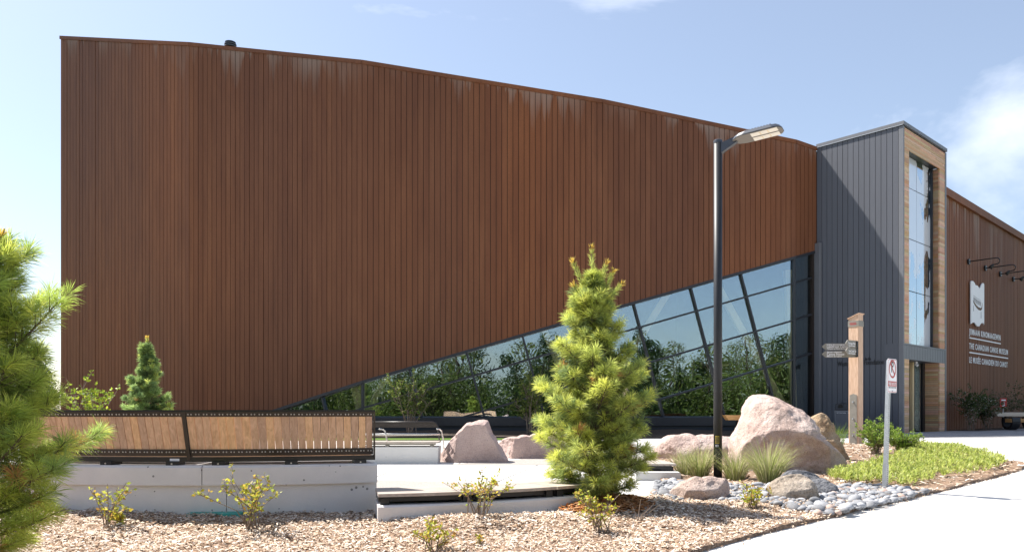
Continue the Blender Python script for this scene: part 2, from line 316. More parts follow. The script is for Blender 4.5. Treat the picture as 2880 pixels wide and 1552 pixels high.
# ------------------------------------------------------------------ helpers: meshes and objects
class MB:
    def __init__(s): s.v = []; s.f = []; s.c = []
    def quad(s, pts, col=None):
        i = len(s.v); s.v += [tuple(p) for p in pts]; s.f.append(tuple(range(i, i + len(pts))))
        s.c += [col or (1, 1, 1)] * len(pts)
    def hexa(s, a, b, col=None):
        """two corresponding loops of equal length joined into a closed solid"""
        n = len(a); i = len(s.v); s.v += [tuple(p) for p in a] + [tuple(p) for p in b]
        s.f.append(tuple(range(i + n - 1, i - 1, -1))); s.f.append(tuple(range(i + n, i + 2 * n)))
        for k in range(n):
            q = (k + 1) % n; s.f.append((i + k, i + q, i + n + q, i + n + k))
        s.c += [col or (1, 1, 1)] * (2 * n)
    def box(s, o, ux, uy, uz, lx, ly, lz, col=None):
        """box with a corner at o and edges along three axes"""
        o = Vector(o); ux = Vector(ux) * lx; uy = Vector(uy) * ly; uz = Vector(uz) * lz
        a = [o, o + ux, o + ux + uy, o + uy]; s.hexa(a, [p + uz for p in a], col)
    def cbox(s, c, sx, sy, sz, rz=0, col=None):
        ux = Vector((math.cos(rz), math.sin(rz), 0)); uy = Vector((-math.sin(rz), math.cos(rz), 0)); uz = Vector((0, 0, 1))
        s.box(Vector(c) - ux * sx / 2 - uy * sy / 2 - uz * sz / 2, ux, uy, uz, sx, sy, sz, col)
    def tube(s, pts, rad, n=8, cap=True, col=None):
        pts = [Vector(p) for p in pts]; rad = rad if isinstance(rad, (list, tuple)) else [rad] * len(pts)
        i0 = len(s.v); up = Vector((0, 0, 1))
        for k, p in enumerate(pts):
            d = (pts[min(k + 1, len(pts) - 1)] - pts[max(k - 1, 0)]).normalized()
            a = d.cross(up if abs(d.z) < .9 else Vector((1, 0, 0))).normalized(); b = d.cross(a)
            for j in range(n):
                t = 2 * math.pi * j / n; s.v.append(tuple(p + (a * math.cos(t) + b * math.sin(t)) * rad[k])); s.c.append(col or (1, 1, 1))
        for k in range(len(pts) - 1):
            for j in range(n):
                q = (j + 1) % n; s.f.append((i0 + k * n + j, i0 + k * n + q, i0 + (k + 1) * n + q, i0 + (k + 1) * n + j))
        if cap:
            s.f.append(tuple(range(i0 + n - 1, i0 - 1, -1))); e = i0 + (len(pts) - 1) * n; s.f.append(tuple(range(e, e + n)))
    def mesh(s, name, colors=False):
        me = bpy.data.meshes.new(name); me.from_pydata(s.v, [], s.f); me.update()
        if colors:
            a = me.color_attributes.new('Col', 'FLOAT_COLOR', 'POINT')
            arr = np.ones((len(s.v), 4), np.float32); arr[:, :3] = np.array(s.c, np.float32); a.data.foreach_set('color', arr.ravel())
        return me
    def build(s, name, mat, parent=None, smooth=False, colors=False, bevel=0, fix=True):
        me = s.mesh(name, colors)
        if fix:
            bm = bmesh.new(); bm.from_mesh(me); bmesh.ops.recalc_face_normals(bm, faces=bm.faces); bm.to_mesh(me); bm.free()
        return link(name, me, mat, parent, smooth, bevel)
def link(name, me, mat, parent=None, smooth=False, bevel=0):
    o = bpy.data.objects.new(name, me); COL.objects.link(o)
    if mat is not None:
        me.materials.clear(); me.materials.append(M[mat] if isinstance(mat, str) else mat)
    if smooth: me.shade_smooth()
    if parent is not None: o.parent = parent
    if bevel:
        b = o.modifiers.new('bevel', 'BEVEL'); b.width = bevel; b.segments = 2; b.limit_method = 'ANGLE'
    return o
def np_mesh(name, verts, tris, cols, mat, parent=None, smooth=False):
    """large soups of leaves, needles and chips: verts (n,3), faces (m,k)"""
    me = bpy.data.meshes.new(name); k = tris.shape[1]
    me.vertices.add(len(verts)); me.vertices.foreach_set('co', np.ascontiguousarray(verts, np.float32).ravel())
    me.loops.add(len(tris) * k); me.loops.foreach_set('vertex_index', np.ascontiguousarray(tris, np.int32).ravel())
    me.polygons.add(len(tris)); me.polygons.foreach_set('loop_start', np.arange(0, len(tris) * k, k, dtype=np.int32))
    me.polygons.foreach_set('loop_total', np.full(len(tris), k, np.int32))
    me.update(calc_edges=True)
    a = me.color_attributes.new('Col', 'FLOAT_COLOR', 'POINT')
    arr = np.ones((len(verts), 4), np.float32); arr[:, :3] = cols; a.data.foreach_set('color', arr.ravel())
    return link(name, me, mat, parent, smooth)
def tag(o, label=None, cat=None, group=None, kind=None):
    if label: o['label'] = label
    if cat: o['category'] = cat
    if group: o['group'] = group
    if kind: o['kind'] = kind
    return o
def empty(name, loc=(0, 0, 0), rz=0, label=None, cat=None, group=None):
    o = bpy.data.objects.new(name, None); COL.objects.link(o); o.location = loc; o.rotation_euler = (0, 0, rz); o.empty_display_size = .2
    return tag(o, label, cat, group)
def kids(o): return [c for c in bpy.data.objects if c.parent is o]
def text_mesh(body, size, extrude=.004, align='LEFT', sx=1.0, spacing=1.0, bold=0.0):
    cu = bpy.data.curves.new('text', 'FONT'); cu.body = body; cu.size = size; cu.extrude = extrude; cu.align_x = align
    cu.space_character = spacing; cu.resolution_u = 2; cu.offset = bold
    t = bpy.data.objects.new('text', cu); COL.objects.link(t)
    bpy.context.view_layer.update()
    me = bpy.data.meshes.new_from_object(t.evaluated_get(bpy.context.evaluated_depsgraph_get()))
    bpy.data.objects.remove(t); bpy.data.curves.remove(cu)
    if sx != 1.0: me.transform(Matrix.Diagonal((sx, 1, 1, 1)))
    return me
def place_text(me, origin, ux, out):
    """text drawn along ux, upright, facing along out"""
    ux = Vector(ux).normalized(); uz = Vector((0, 0, 1)); n = ux.cross(uz)
    if n.dot(Vector(out)) < 0: ux = -ux; n = -n
    m = Matrix.Identity(4)
    for i in range(3): m[i][0] = ux[i]; m[i][1] = uz[i]; m[i][2] = n[i]; m[i][3] = origin[i]
    me.transform(m); return me
def fit_width(me, w):
    xs = [v.co.x for v in me.vertices]; k = w / (max(xs) - min(xs)); x0 = min(xs)
    me.transform(Matrix.Translation((0, 0, 0)) @ Matrix.Diagonal((k, 1, 1, 1)) @ Matrix.Translation((-x0, 0, 0))); return me
def sheet(name, poly, mat, dz=0.0, step=.5, hf=None, skirt=.0, kind='structure', smooth=True):
    """a ground sheet: outline poly in plan, filled with a grid of points that follow the ground"""
    pts = []
    n = len(poly)
    for i in range(n):
        a = Vector(poly[i][:2]); b = Vector(poly[(i + 1) % n][:2]); k = max(1, int((b - a).length / step))
        for j in range(k): pts.append(a.lerp(b, j / k))
    edges = [(i, (i + 1) % len(pts)) for i in range(len(pts))]
    xs = [p.x for p in pts]; ys = [p.y for p in pts]
    def inside(x, y):
        c = False; j = n - 1
        for i in range(n):
            xi, yi = poly[i][:2]; xj, yj = poly[j][:2]
            if (yi > y) != (yj > y) and x < (xj - xi) * (y - yi) / (yj - yi) + xi: c = not c
            j = i
        return c
    inner = []
    y = min(ys) + step * .5
    while y < max(ys):
        x = min(xs) + step * .5
        while x < max(xs):
            if inside(x, y): inner.append(Vector((x + random.uniform(-.2, .2) * step, y + random.uniform(-.2, .2) * step)))
            x += step
        y += step
    r = delaunay_2d_cdt(pts + inner, edges, [], 1, 1e-5)
    nb = len(pts)
    def hz(p): return gz(p.x, p.y) + dz + (hf(p.x, p.y) if hf else 0)
    v = [(p.x, p.y, hz(p)) for p in r[0]]; f = [tuple(t) for t in r[2]]
    if skirt:
        cnt = {}
        for t in f:
            for a, b in ((t[0], t[1]), (t[1], t[2]), (t[2], t[0])):
                cnt[(min(a, b), max(a, b))] = cnt.get((min(a, b), max(a, b)), 0) + 1
        low = {}
        for (a, b), c in cnt.items():
            if c == 1:
                for q in (a, b):
                    if q not in low: low[q] = len(v); v.append((v[q][0], v[q][1], v[q][2] - skirt))
                f.append((a, b, low[b], low[a]))
    me = bpy.data.meshes.new(name); me.from_pydata(v, [], f); me.update()
    bm = bmesh.new(); bm.from_mesh(me); bmesh.ops.recalc_face_normals(bm, faces=bm.faces)
    if sum(fc.normal.z for fc in bm.faces) < 0: bmesh.ops.reverse_faces(bm, faces=bm.faces)
    bm.to_mesh(me); bm.free()
    o = link(name, me, mat, None, smooth)
    if kind: o['kind'] = kind
    o['_in'] = 0; del o['_in']
    return o, inside

# ------------------------------------------------------------------ the ground
xs = sorted(set([-1500, -700, -300, -150, -90] + list(range(-60, 61, 6)) + [90, 150, 300, 700, 1500]))
ys = sorted(set([-1500, -700, -300, -150, -100] + list(range(-60, 0, 6)) + [0, 2, 4, 6, 8, 10, 14, 20, 25, 28.5, 36, 46, 60, 90, 150, 300, 700, 1500]))
mb = MB()
for y in ys:
    for x in xs: mb.v.append((x, y, gz(x, y) - .10)); mb.c.append((1, 1, 1))
nx = len(xs)
for j in range(len(ys) - 1):
    for i in range(nx - 1): mb.f.append((j * nx + i, j * nx + i + 1, (j + 1) * nx + i + 1, (j + 1) * nx + i))
tag(mb.build('ground', 'field', smooth=True), kind='structure')
sheet('road', [(-90, -9), (90, -9), (90, .5), (-90, .5)], 'asphalt', -.04, 3.0)
sheet('plaza_pavement', [(-24, 1.0), (34, 1.0), (34, 27), (26, 27.2), (24, 31), (13.2, 29.6), (9.5, 25.4), (3.2, 25.2), (-6, 25.2), (-14, 26.6), (-24, 29)], 'plaza', 0, .9)
# the near planting bed: runs round the plaza seats and the boulders to the walk's edge
BED = [(1.0, 5.72), (1.46, 6.15), (2.2, 6.78), (3.05, 7.5), (3.95, 8.45), (4.86, 9.5), (6.4, 11.2), (8.1, 12.85), (8.75, 13.7), (8.95, 15.0), (9.6, 18.6), (9.7, 21.2), (7.0, 21.2), (5.4, 18.2), (3.3, 16.6), (2.3, 14.6), (2.0, 12.0),
       (2.0, 11.0), (1.9, 9.6), (1.2, 8.25), (.2, 7.35), (-1.2, 7.0), (-1.3, 7.7), (-2.0, 7.45), (-3.2, 7.4), (-4.6, 7.7), (-5.8, 8.4), (-9, 9.0), (-9, 2.6), (-1.5, 2.8), (0, 4.6)]
def mound(x, y):
    n = noise.fractal(Vector((x * 1.7, y * 1.7, 3.0)), 1.0, 2.0, 4) * .030 + noise.noise(Vector((x * 9, y * 9, 1))) * .010
    n += .07 * math.exp(-((x - .78) ** 2 + (y - 8.0) ** 2) / .22)              # heap round the pine
    n += .055 * math.exp(-((x + .35) ** 2 / 1.1 + (y - 6.95) ** 2 / .12))
    n += .06 * math.exp(-((x + 4.3) ** 2 + (y - 7.0) ** 2) / 1.2)
    n += .10 * math.exp(-((x - 6.6) ** 2 + (y - 17) ** 2) / 8)
    return .022 + max(-.012, n)
bed_o, in_bed = sheet('mulch_bed', BED, 'mulch', 0, .13, mound, .06)
def bedz(x, y): return gz(x, y) + mound(x, y)
# mulch chips too many to count
def scatter_chips(name, n, x0, x1, y0, y1, test, zf, seed, size=(.016, .048), pal=None, lift=.004):
    g = np.random.default_rng(seed); V = []; C = []; k = 0
    pal = pal or [(.54, .42, .32), (.63, .51, .40), (.38, .26, .17), (.62, .52, .42), (.25, .165, .11), (.76, .69, .61), (.56, .42, .31), (.50, .41, .34)]
    while k < n:
        x = g.uniform(x0, x1); y = g.uniform(y0, y1)
        if not test(x, y): continue
        L = g.uniform(*size) * (.6 + .8 * g.random()); w = L * g.uniform(.12, .34); a = g.uniform(0, 6.283); ti = g.normal(0, .28); ro = g.normal(0, .35)
        ca, sa = math.cos(a), math.sin(a); z = zf(x, y) + lift + abs(g.normal(0, .008))
        ax = np.array((ca * math.cos(ti), sa * math.cos(ti), math.sin(ti))) * L / 2
        bx = np.array((-sa * math.cos(ro), ca * math.cos(ro), math.sin(ro))) * w / 2
        p = np.array((x, y, z)); t = np.array((0, 0, .004))
        V += [p - ax - bx * .7, p + ax * .9 - bx, p + ax + bx * .6, p - ax * .85 + bx, p + t * 1.6]
        c = np.array(pal[g.integers(len(pal))]) * g.uniform(.8, 1.2); C += [c] * 5; k += 1
    V = np.array(V); idx = np.arange(n)[:, None] * 5
    T = np.concatenate([idx + np.array([[0, 1, 4]]), idx + np.array([[1, 2, 4]]), idx + np.array([[2, 3, 4]]), idx + np.array([[3, 0, 4]])])
    return np_mesh(name, V, T, np.array(C), 'chips')
def in_near(x, y): return in_bed(x, y) and y < 10.2 and abs((x) / y) < .72
o = scatter_chips('mulch_chips', 50000, -5.6, 6, 5.2, 10.2, in_near, bedz, 3)
tag(o, 'sunlit bark mulch chips covering the planting bed', 'mulch', kind='stuff')
o = scatter_chips('mulch_chips', 5000, 1.8, 9.7, 10.2, 21, lambda x, y: in_bed(x, y), bedz, 4, (.05, .11))
tag(o, 'bark mulch chips among the boulders and grasses', 'mulch', kind='stuff')
o = scatter_chips('fallen_pine_needles', 2600, .1, 1.6, 7.3, 8.7, lambda x, y: in_bed(x, y) and ((x - .80) ** 2 + (y - 7.92) ** 2) < (.22 + .38 * random.random()) ** 2, bedz, 6, (.05, .09), [(.40, .17, .06), (.48, .22, .09), (.33, .13, .05), (.44, .25, .13)], .010)
tag(o, 'rust-orange fallen needles heaped round the foot of the bushy pine', 'pine needles', kind='stuff')
edge_pts = [Vector(p) for p in BED[1:8]]
def near_edge(x, y):
    if in_bed(x, y): return False
    d = min(((Vector((x, y)) - (a + (b - a) * max(0, min(1, (Vector((x, y)) - a).dot(b - a) / (b - a).length_squared)))).length) for a, b in zip(edge_pts, edge_pts[1:]))
    return d < .22 * random.random() ** 2
o = scatter_chips('spilled_chips', 420, 1.2, 8.4, 5.9, 13, near_edge, gz, 16, (.012, .035), None, .002)
tag(o, 'stray mulch chips spilled over the edge of the concrete walk', 'mulch', kind='stuff')
# exposed aggregate wedge inside the low bench, striped paver arc by the cut boulders
ag = [G(1056, 1349), G(1180, 1352), G(1300, 1356), G(1392, 1361), G(1330, 1370), G(1200, 1374), G(1056, 1376)]
sheet('aggregate_band', [(p.x, p.y) for p in ag], 'aggregate', .004, .4)
pa = [G(1262, 1306), G(1400, 1297), G(1540, 1284), G(1700, 1268), G(1850, 1252), G(1850, 1262), G(1700, 1290), G(1540, 1307), G(1400, 1308)]
sheet('paver_arc', [(p.x, p.y) for p in pa], 'aggregate', .005, .5)
def joint(a, b):
    a, b = Vector(a), Vector(b); n = max(2, int((b - a).length / .6)); sd = Vector((-(b - a).y, (b - a).x)).normalized() * .006; q = MB()
    for k in range(n):
        p, r = a.lerp(b, k / n), a.lerp(b, (k + 1) / n)
        q.quad([(v.x, v.y, gz(v.x, v.y) + .004) for v in (p - sd, r - sd, r + sd, p + sd)])
    tag(q.build('pavement_joint', 'jointdark'), kind='structure')
j0, j1 = G(1385, 1360), G(1540, 1296); joint(j0.xy, j1.xy)
j0, j1 = G(1056, 1342), G(1130, 1312); joint(j0.xy, j1.xy)
for a_, b_ in (((3.6, 8.0), (5.6, 6.6)), ((6.0, 10.7), (8.6, 8.9)), ((9.2, 14.8), (13, 13.4)), ((9.7, 18), (16, 18)), ((9.7, 22), (20, 22.4))): joint(a_, b_)
# planting strip at the foot of the building, lawn edge, entrance paving
def strip_h(x, y): return .06 + .05 * math.sin(x * .8) ** 2 + noise.noise(Vector((x * 2, y * 2, 0))) * .03
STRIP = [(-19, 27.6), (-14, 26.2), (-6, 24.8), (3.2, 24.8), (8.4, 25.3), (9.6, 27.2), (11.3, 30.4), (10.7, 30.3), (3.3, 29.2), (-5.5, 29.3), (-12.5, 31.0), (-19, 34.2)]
strip_o, in_strip = sheet('mulch_strip', STRIP, 'shademulch', 0, .5, strip_h, .12)
sheet('lawn', [(-22, 25.0), (-14, 24.4), (-6, 23.3), (1.5, 23.6), (3.0, 24.7), (-6, 24.75), (-14, 26.1), (-22, 28)], 'lawn', .02, .6, None, .05)
WINGDIR = Vector((.72, .693, 0)).normalized(); WINGN = Vector((.693, -.72, 0)).normalized()

# ------------------------------------------------------------------ the museum building
bld = empty('museum_building', (0, 29.4, EYE - .75), 0, 'long museum building with rusted steel cladding, slanted glazing and a slate grey entrance tower', 'building')
def inv(o):   # children are modelled in world space
    o.matrix_parent_inverse = Matrix.Translation(bld.location).inverted(); return o
K = [(-19.44, 34.78), (-12.51, 31.28), (-5.48, 29.5), (3.30, 29.4), (10.72, 30.45), (11.64, 30.84)]
K = [Vector((x, y, 0)) for x, y in K]
TOPY = [104, 122, 172, 282, 396, 416]
ROOF = [EYE + (HY - y) / F * k.y for k, y in zip(K, TOPY)]
S = [0]
for a, b in zip(K, K[1:]): S.append(S[-1] + (b - a).length)
def edge_z(s): return EYE + 1.13 + .291 * (s - S[2])       # the rising lower edge of the cladding
FLOOR = EYE - .78; SILL = EYE - .20
def roof_z(s):
    for i in range(5):
        if s <= S[i + 1] + 1e-6: return ROOF[i] + (ROOF[i + 1] - ROOF[i]) * (s - S[i]) / (S[i + 1] - S[i])
def fp(s, z, d=0.0, i=None):
    """point on the folded facade: s along it, z up, d inwards"""
    if i is None:
        i = 0
        while i < 4 and s > S[i + 1]: i += 1
    dr = (K[i + 1] - K[i]).normalized(); nin = Vector((-dr.y, dr.x, 0))
    p = K[i] + dr * (s - S[i]) + nin * d
    return Vector((p.x, p.y, z))
# backing wall of the hall (solid shell behind the cladding), roof and far walls
mb = MB()
for i in range(5):
    a, b = S[i], S[i + 1]
    za = max(edge_z(a) + .05, FLOOR); zb = max(edge_z(b) + .05, FLOOR)
    segs = [(a, b)]
    s0 = S[2] + (FLOOR - EYE - 1.13 - .05) / .291
    if a < s0 < b: segs = [(a, s0), (s0, b)]
    for (q, r) in segs:
        zq = max(edge_z(q) + .05, FLOOR); zr = max(edge_z(r) + .05, FLOOR)
        mb.quad([fp(q, zq, .05, i), fp(r, zr, .05, i), fp(r, roof_z(r) - .03, .05, i), fp(q, roof_z(q) - .03, .05, i)])
back = [Vector((k.x * 1.0 - 2, k.y + 17, 0)) for k in K]
for i in range(5):
    a, b = K[i], K[i + 1]
    p = [fp(S[i], ROOF[i] - .05, .05, i), fp(S[i + 1], ROOF[i + 1] - .05, .05, i), Vector((back[i + 1].x, 50, ROOF[i + 1] - .05)), Vector((back[i].x, 50, ROOF[i] - .05))]
    mb.quad(p)
    mb.quad([Vector((back[i].x, 50, FLOOR)), Vector((back[i + 1].x, 50, FLOOR)), Vector((back[i + 1].x, 50, ROOF[i + 1] - .05)), Vector((back[i].x, 50, ROOF[i] - .05))])
mb.quad([fp(0, FLOOR, .05, 0), Vector((back[0].x, 50, FLOOR)), Vector((back[0].x, 50, ROOF[0] - .05)), fp(0, ROOF[0] - .05, .05, 0)])
mb.quad([fp(S[5], FLOOR, .05, 4), Vector((back[5].x, 50, FLOOR)), Vector((back[5].x, 50, ROOF[5] - .05)), fp(S[5], ROOF[5] - .05, .05, 4)])
hall = inv(mb.build('hall_wall', 'cavity', bld, fix=False))
# interior floor and lining
mb = MB()
mb.quad([fp(S[1], FLOOR + .3, .3), fp(S[2], FLOOR + .3, .3), fp(S[3], FLOOR + .3, .3), fp(S[5], FLOOR + .3, .3), Vector((9, 44, FLOOR + .3)), Vector((-14, 44, FLOOR + .3))])
mb.quad([Vector((-14, 44, FLOOR + .3)), Vector((9, 44, FLOOR + .3)), Vector((9, 44, 10)), Vector((-14, 44, 10))])
inv(mb.build('interior_lining', 'interior', bld, fix=False))
# cladding panels: one per seam bay, cut to the roof slope above and to the rising edge below
PW = .203; GAP = .019; TH = .045
for i in range(5):
    n = max(1, round((S[i + 1] - S[i]) / PW)); w = (S[i + 1] - S[i]) / n
    for k in range(n):
        a = S[i] + k * w + GAP / 2; b = S[i] + (k + 1) * w - GAP / 2
        if i == 0 and k == 0: a = S[0]
        out = random.uniform(-.006, .006)
        za = max(edge_z(a), FLOOR); zb = max(edge_z(b), FLOOR)
        lo = [fp(a, za, out, i), fp(b, zb, out, i), fp(b, zb, TH, i), fp(a, za, TH, i)]
        hi = [fp(a, roof_z(a) - .06, out, i), fp(b, roof_z(b) - .06, out, i), fp(b, roof_z(b) - .06, TH, i), fp(a, roof_z(a) - .06, TH, i)]
        q = MB(); q.hexa(lo, hi); me = q.mesh('cladding_panel')
        at = me.attributes.new('topd', 'FLOAT', 'POINT')
        for j in range(8): at.data[j].value = (0 if j >= 4 else roof_z(a) - .06 - za)
        bm = bmesh.new(); bm.from_mesh(me); bmesh.ops.recalc_face_normals(bm, faces=bm.faces); bm.to_mesh(me); bm.free()
        o = link('cladding_panel', me, 'corten', hall); o.matrix_parent_inverse = hall.matrix_world.inverted() if False else Matrix.Identity(4)
# coping along the roof line, one length per fold
for i in range(5):
    q = MB(); a, b = S[i], S[i + 1]
    def ring(s): return [fp(s, roof_z(s) - .11, -.035, i), fp(s, roof_z(s) + .03, -.035, i), fp(s, roof_z(s) + .03, .30, i), fp(s, roof_z(s) - .11, .30, i)]
    q.hexa(ring(a + (0 if i else -.05)), ring(b - .004))
    o = q.build('roof_coping', 'corten', hall)
    at = o.data.attributes.new('topd', 'FLOAT', 'POINT')
    for j in range(8): at.data[j].value = 20.0
    if i == 0:
        q = MB(); q.box(fp(a, 0, -.052, i), K[1] - K[0], Vector((0, 0, 1)), Vector((0, 1, 0)), 0, 0, 0)
# black flashing under the slanted edge
for i in range(1, 5):
    a = max(S[i], S[2] - 6.4); b = S[i + 1]
    def ring(s): return [fp(s, edge_z(s) - .10, -.012, i), fp(s, edge_z(s) + .004, -.012, i), fp(s, edge_z(s) + .004, .24, i), fp(s, edge_z(s) - .10, .24, i)]
    q = MB(); q.hexa(ring(a), ring(b - .003)); q.build('edge_flashing', 'mullion', hall)
# ---- glazing: panes and bars in each fold's own plane
DG = .16
def clip(poly, f):
    out = []
    for k in range(len(poly)):
        p, q = poly[k], poly[(k + 1) % len(poly)]; fpv, fq = f(p), f(q)
        if fpv >= 0: out.append(p)
        if (fpv >= 0) != (fq >= 0):
            t = fpv / (fpv - fq); out.append((p[0] + (q[0] - p[0]) * t, p[1] + (q[1] - p[1]) * t))
    return out
def area(p): return .5 * sum(p[i][0] * p[(i + 1) % len(p)][1] - p[(i + 1) % len(p)][0] * p[i][1] for i in range(len(p)))
def s_at(px):   # arc position where a photo column meets the facade
    u = (px - CX) / F
    for i in range(5):
        a, b = K[i], K[i + 1]; d = b - a
        t = (u * a.y - a.x) / (d.x - u * d.y)
        if -1e-6 <= t <= 1 + 1e-6: return S[i] + t * (S[i + 1] - S[i])
ROWS = [-1.0, -2.4, -3.88]
CROSS = [s_at(p) for p in (900, 1148, 1310, 1468, 1625, 1783, 1944, 2085)]
glz = inv(MB().build('glazing_frame', 'mullion', bld, fix=False)) if False else None
q = MB()
for i in range(1, 5):                                                      # sill ledge
    a = max(S[i], S[2] - 4.5); b = S[i + 1]
    def ring(s): return [fp(s, SILL - .32, -.10, i), fp(s, SILL - .02, -.10, i), fp(s, SILL + .03, .05, i), fp(s, SILL + .03, .3, i), fp(s, SILL - .32, .3, i)]
    q.hexa(ring(a), ring(b - .003))
sill = inv(q.build('window_sill', 'mullion', bld))
q = MB()
for i in range(1, 5):
    a = max(S[i], S[2] - 6.4); b = S[i + 1]
    def ring(s): return [fp(s, FLOOR - .15, .02, i), fp(s, SILL - .30, .02, i), fp(s, SILL - .30, .3, i), fp(s, FLOOR - .15, .3, i)]
    q.hexa(ring(a), ring(b - .003))
inv(q.build('plinth_wall', 'plinth', bld))
def bar(poly2, i, name='mullion', d0=.06, d1=.22):
    q = MB(); q.hexa([fp(s, z, d0, i) for s, z in poly2], [fp(s, z, d1, i) for s, z in poly2]); return q.build(name, 'mullion', sill)
for i in range(1, 5):
    a, b = S[i], S[i + 1]
    base = [(a, SILL), (b, SILL), (b, edge_z(b) - .04), (a, edge_z(a) - .04)]
    base = clip([(a, SILL), (b, SILL), (b, 30), (a, 30)], lambda p: edge_z(p[0]) - .04 - p[1])
    if len(base) < 3 or abs(area(base)) < .02: continue
    cells = [base]
    for r in ROWS:
        nxt = []
        for c in cells:
            for sg in (1, -1):
                k = clip(c, lambda p: sg * (p[1] - edge_z(p[0]) - r) - .035)
                if len(k) >= 3 and abs(area(k)) > .01: nxt.append(k)
        cells = nxt
        line = clip(base, lambda p: p[1] - edge_z(p[0]) - r + .035); line = clip(line, lambda p: -(p[1] - edge_z(p[0]) - r) + .035)
        if len(line) >= 3: bar(line, i)
    for sc in CROSS:
        def off(p): return ((p[0] - sc) + .291 * (p[1] - edge_z(sc)) * .95) / 1.04     # leaning cross bars, square to the edge
        nxt = []
        for c in cells:
            for sg in (1, -1):
                k = clip(c, lambda p: sg * off(p) - .035)
                if len(k) >= 3 and abs(area(k)) > .01: nxt.append(k)
        cells = nxt
        line = clip(clip(base, lambda p: off(p) + .035), lambda p: -off(p) + .035)
        if len(line) >= 3: bar(line, i, d0=.058, d1=.222)
    for c in cells:
        j = random.uniform(-.004, .004), random.uniform(-.004, .004)
        q = MB()
        sc_, zc_ = sum(p[0] for p in c) / len(c), sum(p[1] for p in c) / len(c)
        fr = [fp(s, z, DG + (s - sc_) * j[0] + (z - zc_) * j[1], i) for s, z in c]
        nb = [fp(s, z, DG + .012 + (s - sc_) * j[0] + (z - zc_) * j[1], i) for s, z in c]
        q.hexa(fr, nb); q.build('pane', 'glass', sill)
for s in (S[2], S[3], S[4], S[5] - .04):                                              # upright bars at the folds
    i = max(0, [k for k in range(6) if S[k] <= s + .05][-1]); i = min(i, 4)
    q = MB(); q.box(fp(s - .045, SILL, .05, min(i, 4)), fp(S[i + 1], 0, 0, i) - fp(S[i], 0, 0, i) if i < 5 else (1, 0, 0), (0, 1, 0), (0, 0, 1), 0, 0, 0)
    c = fp(s, 0, .13, i); q = MB(); q.cbox((c.x, c.y, (SILL + edge_z(s)) / 2 - .02), .085, .17, edge_z(s) - SILL - .05); q.build('mullion', 'mullion', sill)
q = MB(); q.cbox((K[5].x - .02, K[5].y - .03, (FLOOR + edge_z(S[5]) + .25) / 2), .12, .42, edge_z(S[5]) + .25 - FLOOR, R(22)); q.build('end_jamb', 'slatetrim', sill)
cf_ = fp(S[5] - .02, 0, .16, 4); q = MB(); q.cbox((cf_.x, cf_.y, (FLOOR + ROOF[5] - .12) / 2), .30, .24, ROOF[5] - .12 - FLOOR, R(22)); q.build('corner_post', 'cavity', sill)
# timber V columns inside, behind the glass
def beam(a, b, w=.24):
    a = Vector(a); b = Vector(b); d = (b - a).normalized(); sx = Vector((1, 0, 0)); sx = (sx - d * sx.dot(d)).normalized(); sy = d.cross(sx)
    q = MB(); q.box(a - sx * w / 2 - sy * w / 2, sx, sy, d, w, w, (b - a).length); return q
for bx, arms in ((1020, ((970, 5.0), (1135, 5.0), (1020, 5.0))), (1648, ((1480, 8.0), (1880, 8.0), (1650, 8.0))), (2232, ((1990, 9.5), (2215, 9.5)))):
    for tx, hz in arms:
        D = fp(s_at(bx), 0, .55).y
        D2 = fp(s_at(tx), 0, .55).y
        b0 = Vector(((bx - CX) / F * D, D, FLOOR + .3)); t0 = Vector(((tx - CX) / F * D2, D2, FLOOR + .3 + hz * .62))
        inv(beam(b0, t0).build('timber_column', 'glulam', bld))
# roof vent
c = W(648, 128, 33.5); zc = c.z
q = MB(); q.tube([(c.x, c.y, zc - 1.2), (c.x, c.y, zc + .07)], .16, 20)
vent = inv(q.build('roof_vent', 'fixture', bld))
for k, (dz, rr) in enumerate(((-.06, .24), (.02, .245), (.10, .22))):
    q = MB(); q.tube([(c.x, c.y, zc + dz - .018), (c.x, c.y, zc + dz + .018)], rr, 24); q.build('vent_ring', 'slatetrim' if k < 2 else 'fixture', vent)

# ---- entrance tower
T0 = Vector((13.73, 28.33, 0)); TL = Vector((11.64, 30.84, 0)); TR = T0 + WINGDIR * 4.34
gd = (TL - T0).normalized(); gn = Vector((gd.y * -1, gd.x, 0)).normalized()     # grey face direction and outward normal
TOPZ = EYE + 10.12; TF = EYE - .78
def gp(t, z, d=0): p = T0 + gd * t - gn * d; return Vector((p.x, p.y, z))
def wp(t, z, d=0): p = T0 + WINGDIR * t - WINGN * d; return Vector((p.x, p.y, z))
q = MB()
TW = (TL - T0).length
back1 = TL + WINGDIR * 4.34
loop = [gp(.1, 0, .08), gp(TW - .02, 0, .08), Vector((back1.x, back1.y, 0)), wp(4.24, 0, .75), wp(3.62, 0, .75), wp(.55, 0, .75), wp(.1, 0, .75)]
loop = [gp(.09, 0, .08), gp(TW - .02, 0, .08), Vector((back1.x, back1.y, 0)), wp(4.26, 0, .66), wp(.09, 0, .66)]
q.hexa([Vector((p.x, p.y, TF)) for p in loop], [Vector((p.x, p.y, TOPZ - .1)) for p in loop])
tower = inv(q.build('entrance_tower', 'cavity', bld))
n = 15; w = (TW - .17) / n
for k in range(n):
    a = .165 + k * w + .008; b = .165 + (k + 1) * w - .008
    q = MB(); q.hexa([gp(a, TF, 0), gp(b, TF, 0), gp(b, TF, .06), gp(a, TF, .06)], [gp(a, TOPZ - .055, 0), gp(b, TOPZ - .055, 0), gp(b, TOPZ - .055, .06), gp(a, TOPZ - .055, .06)])
    q.build('wall_panel', 'slate', tower)
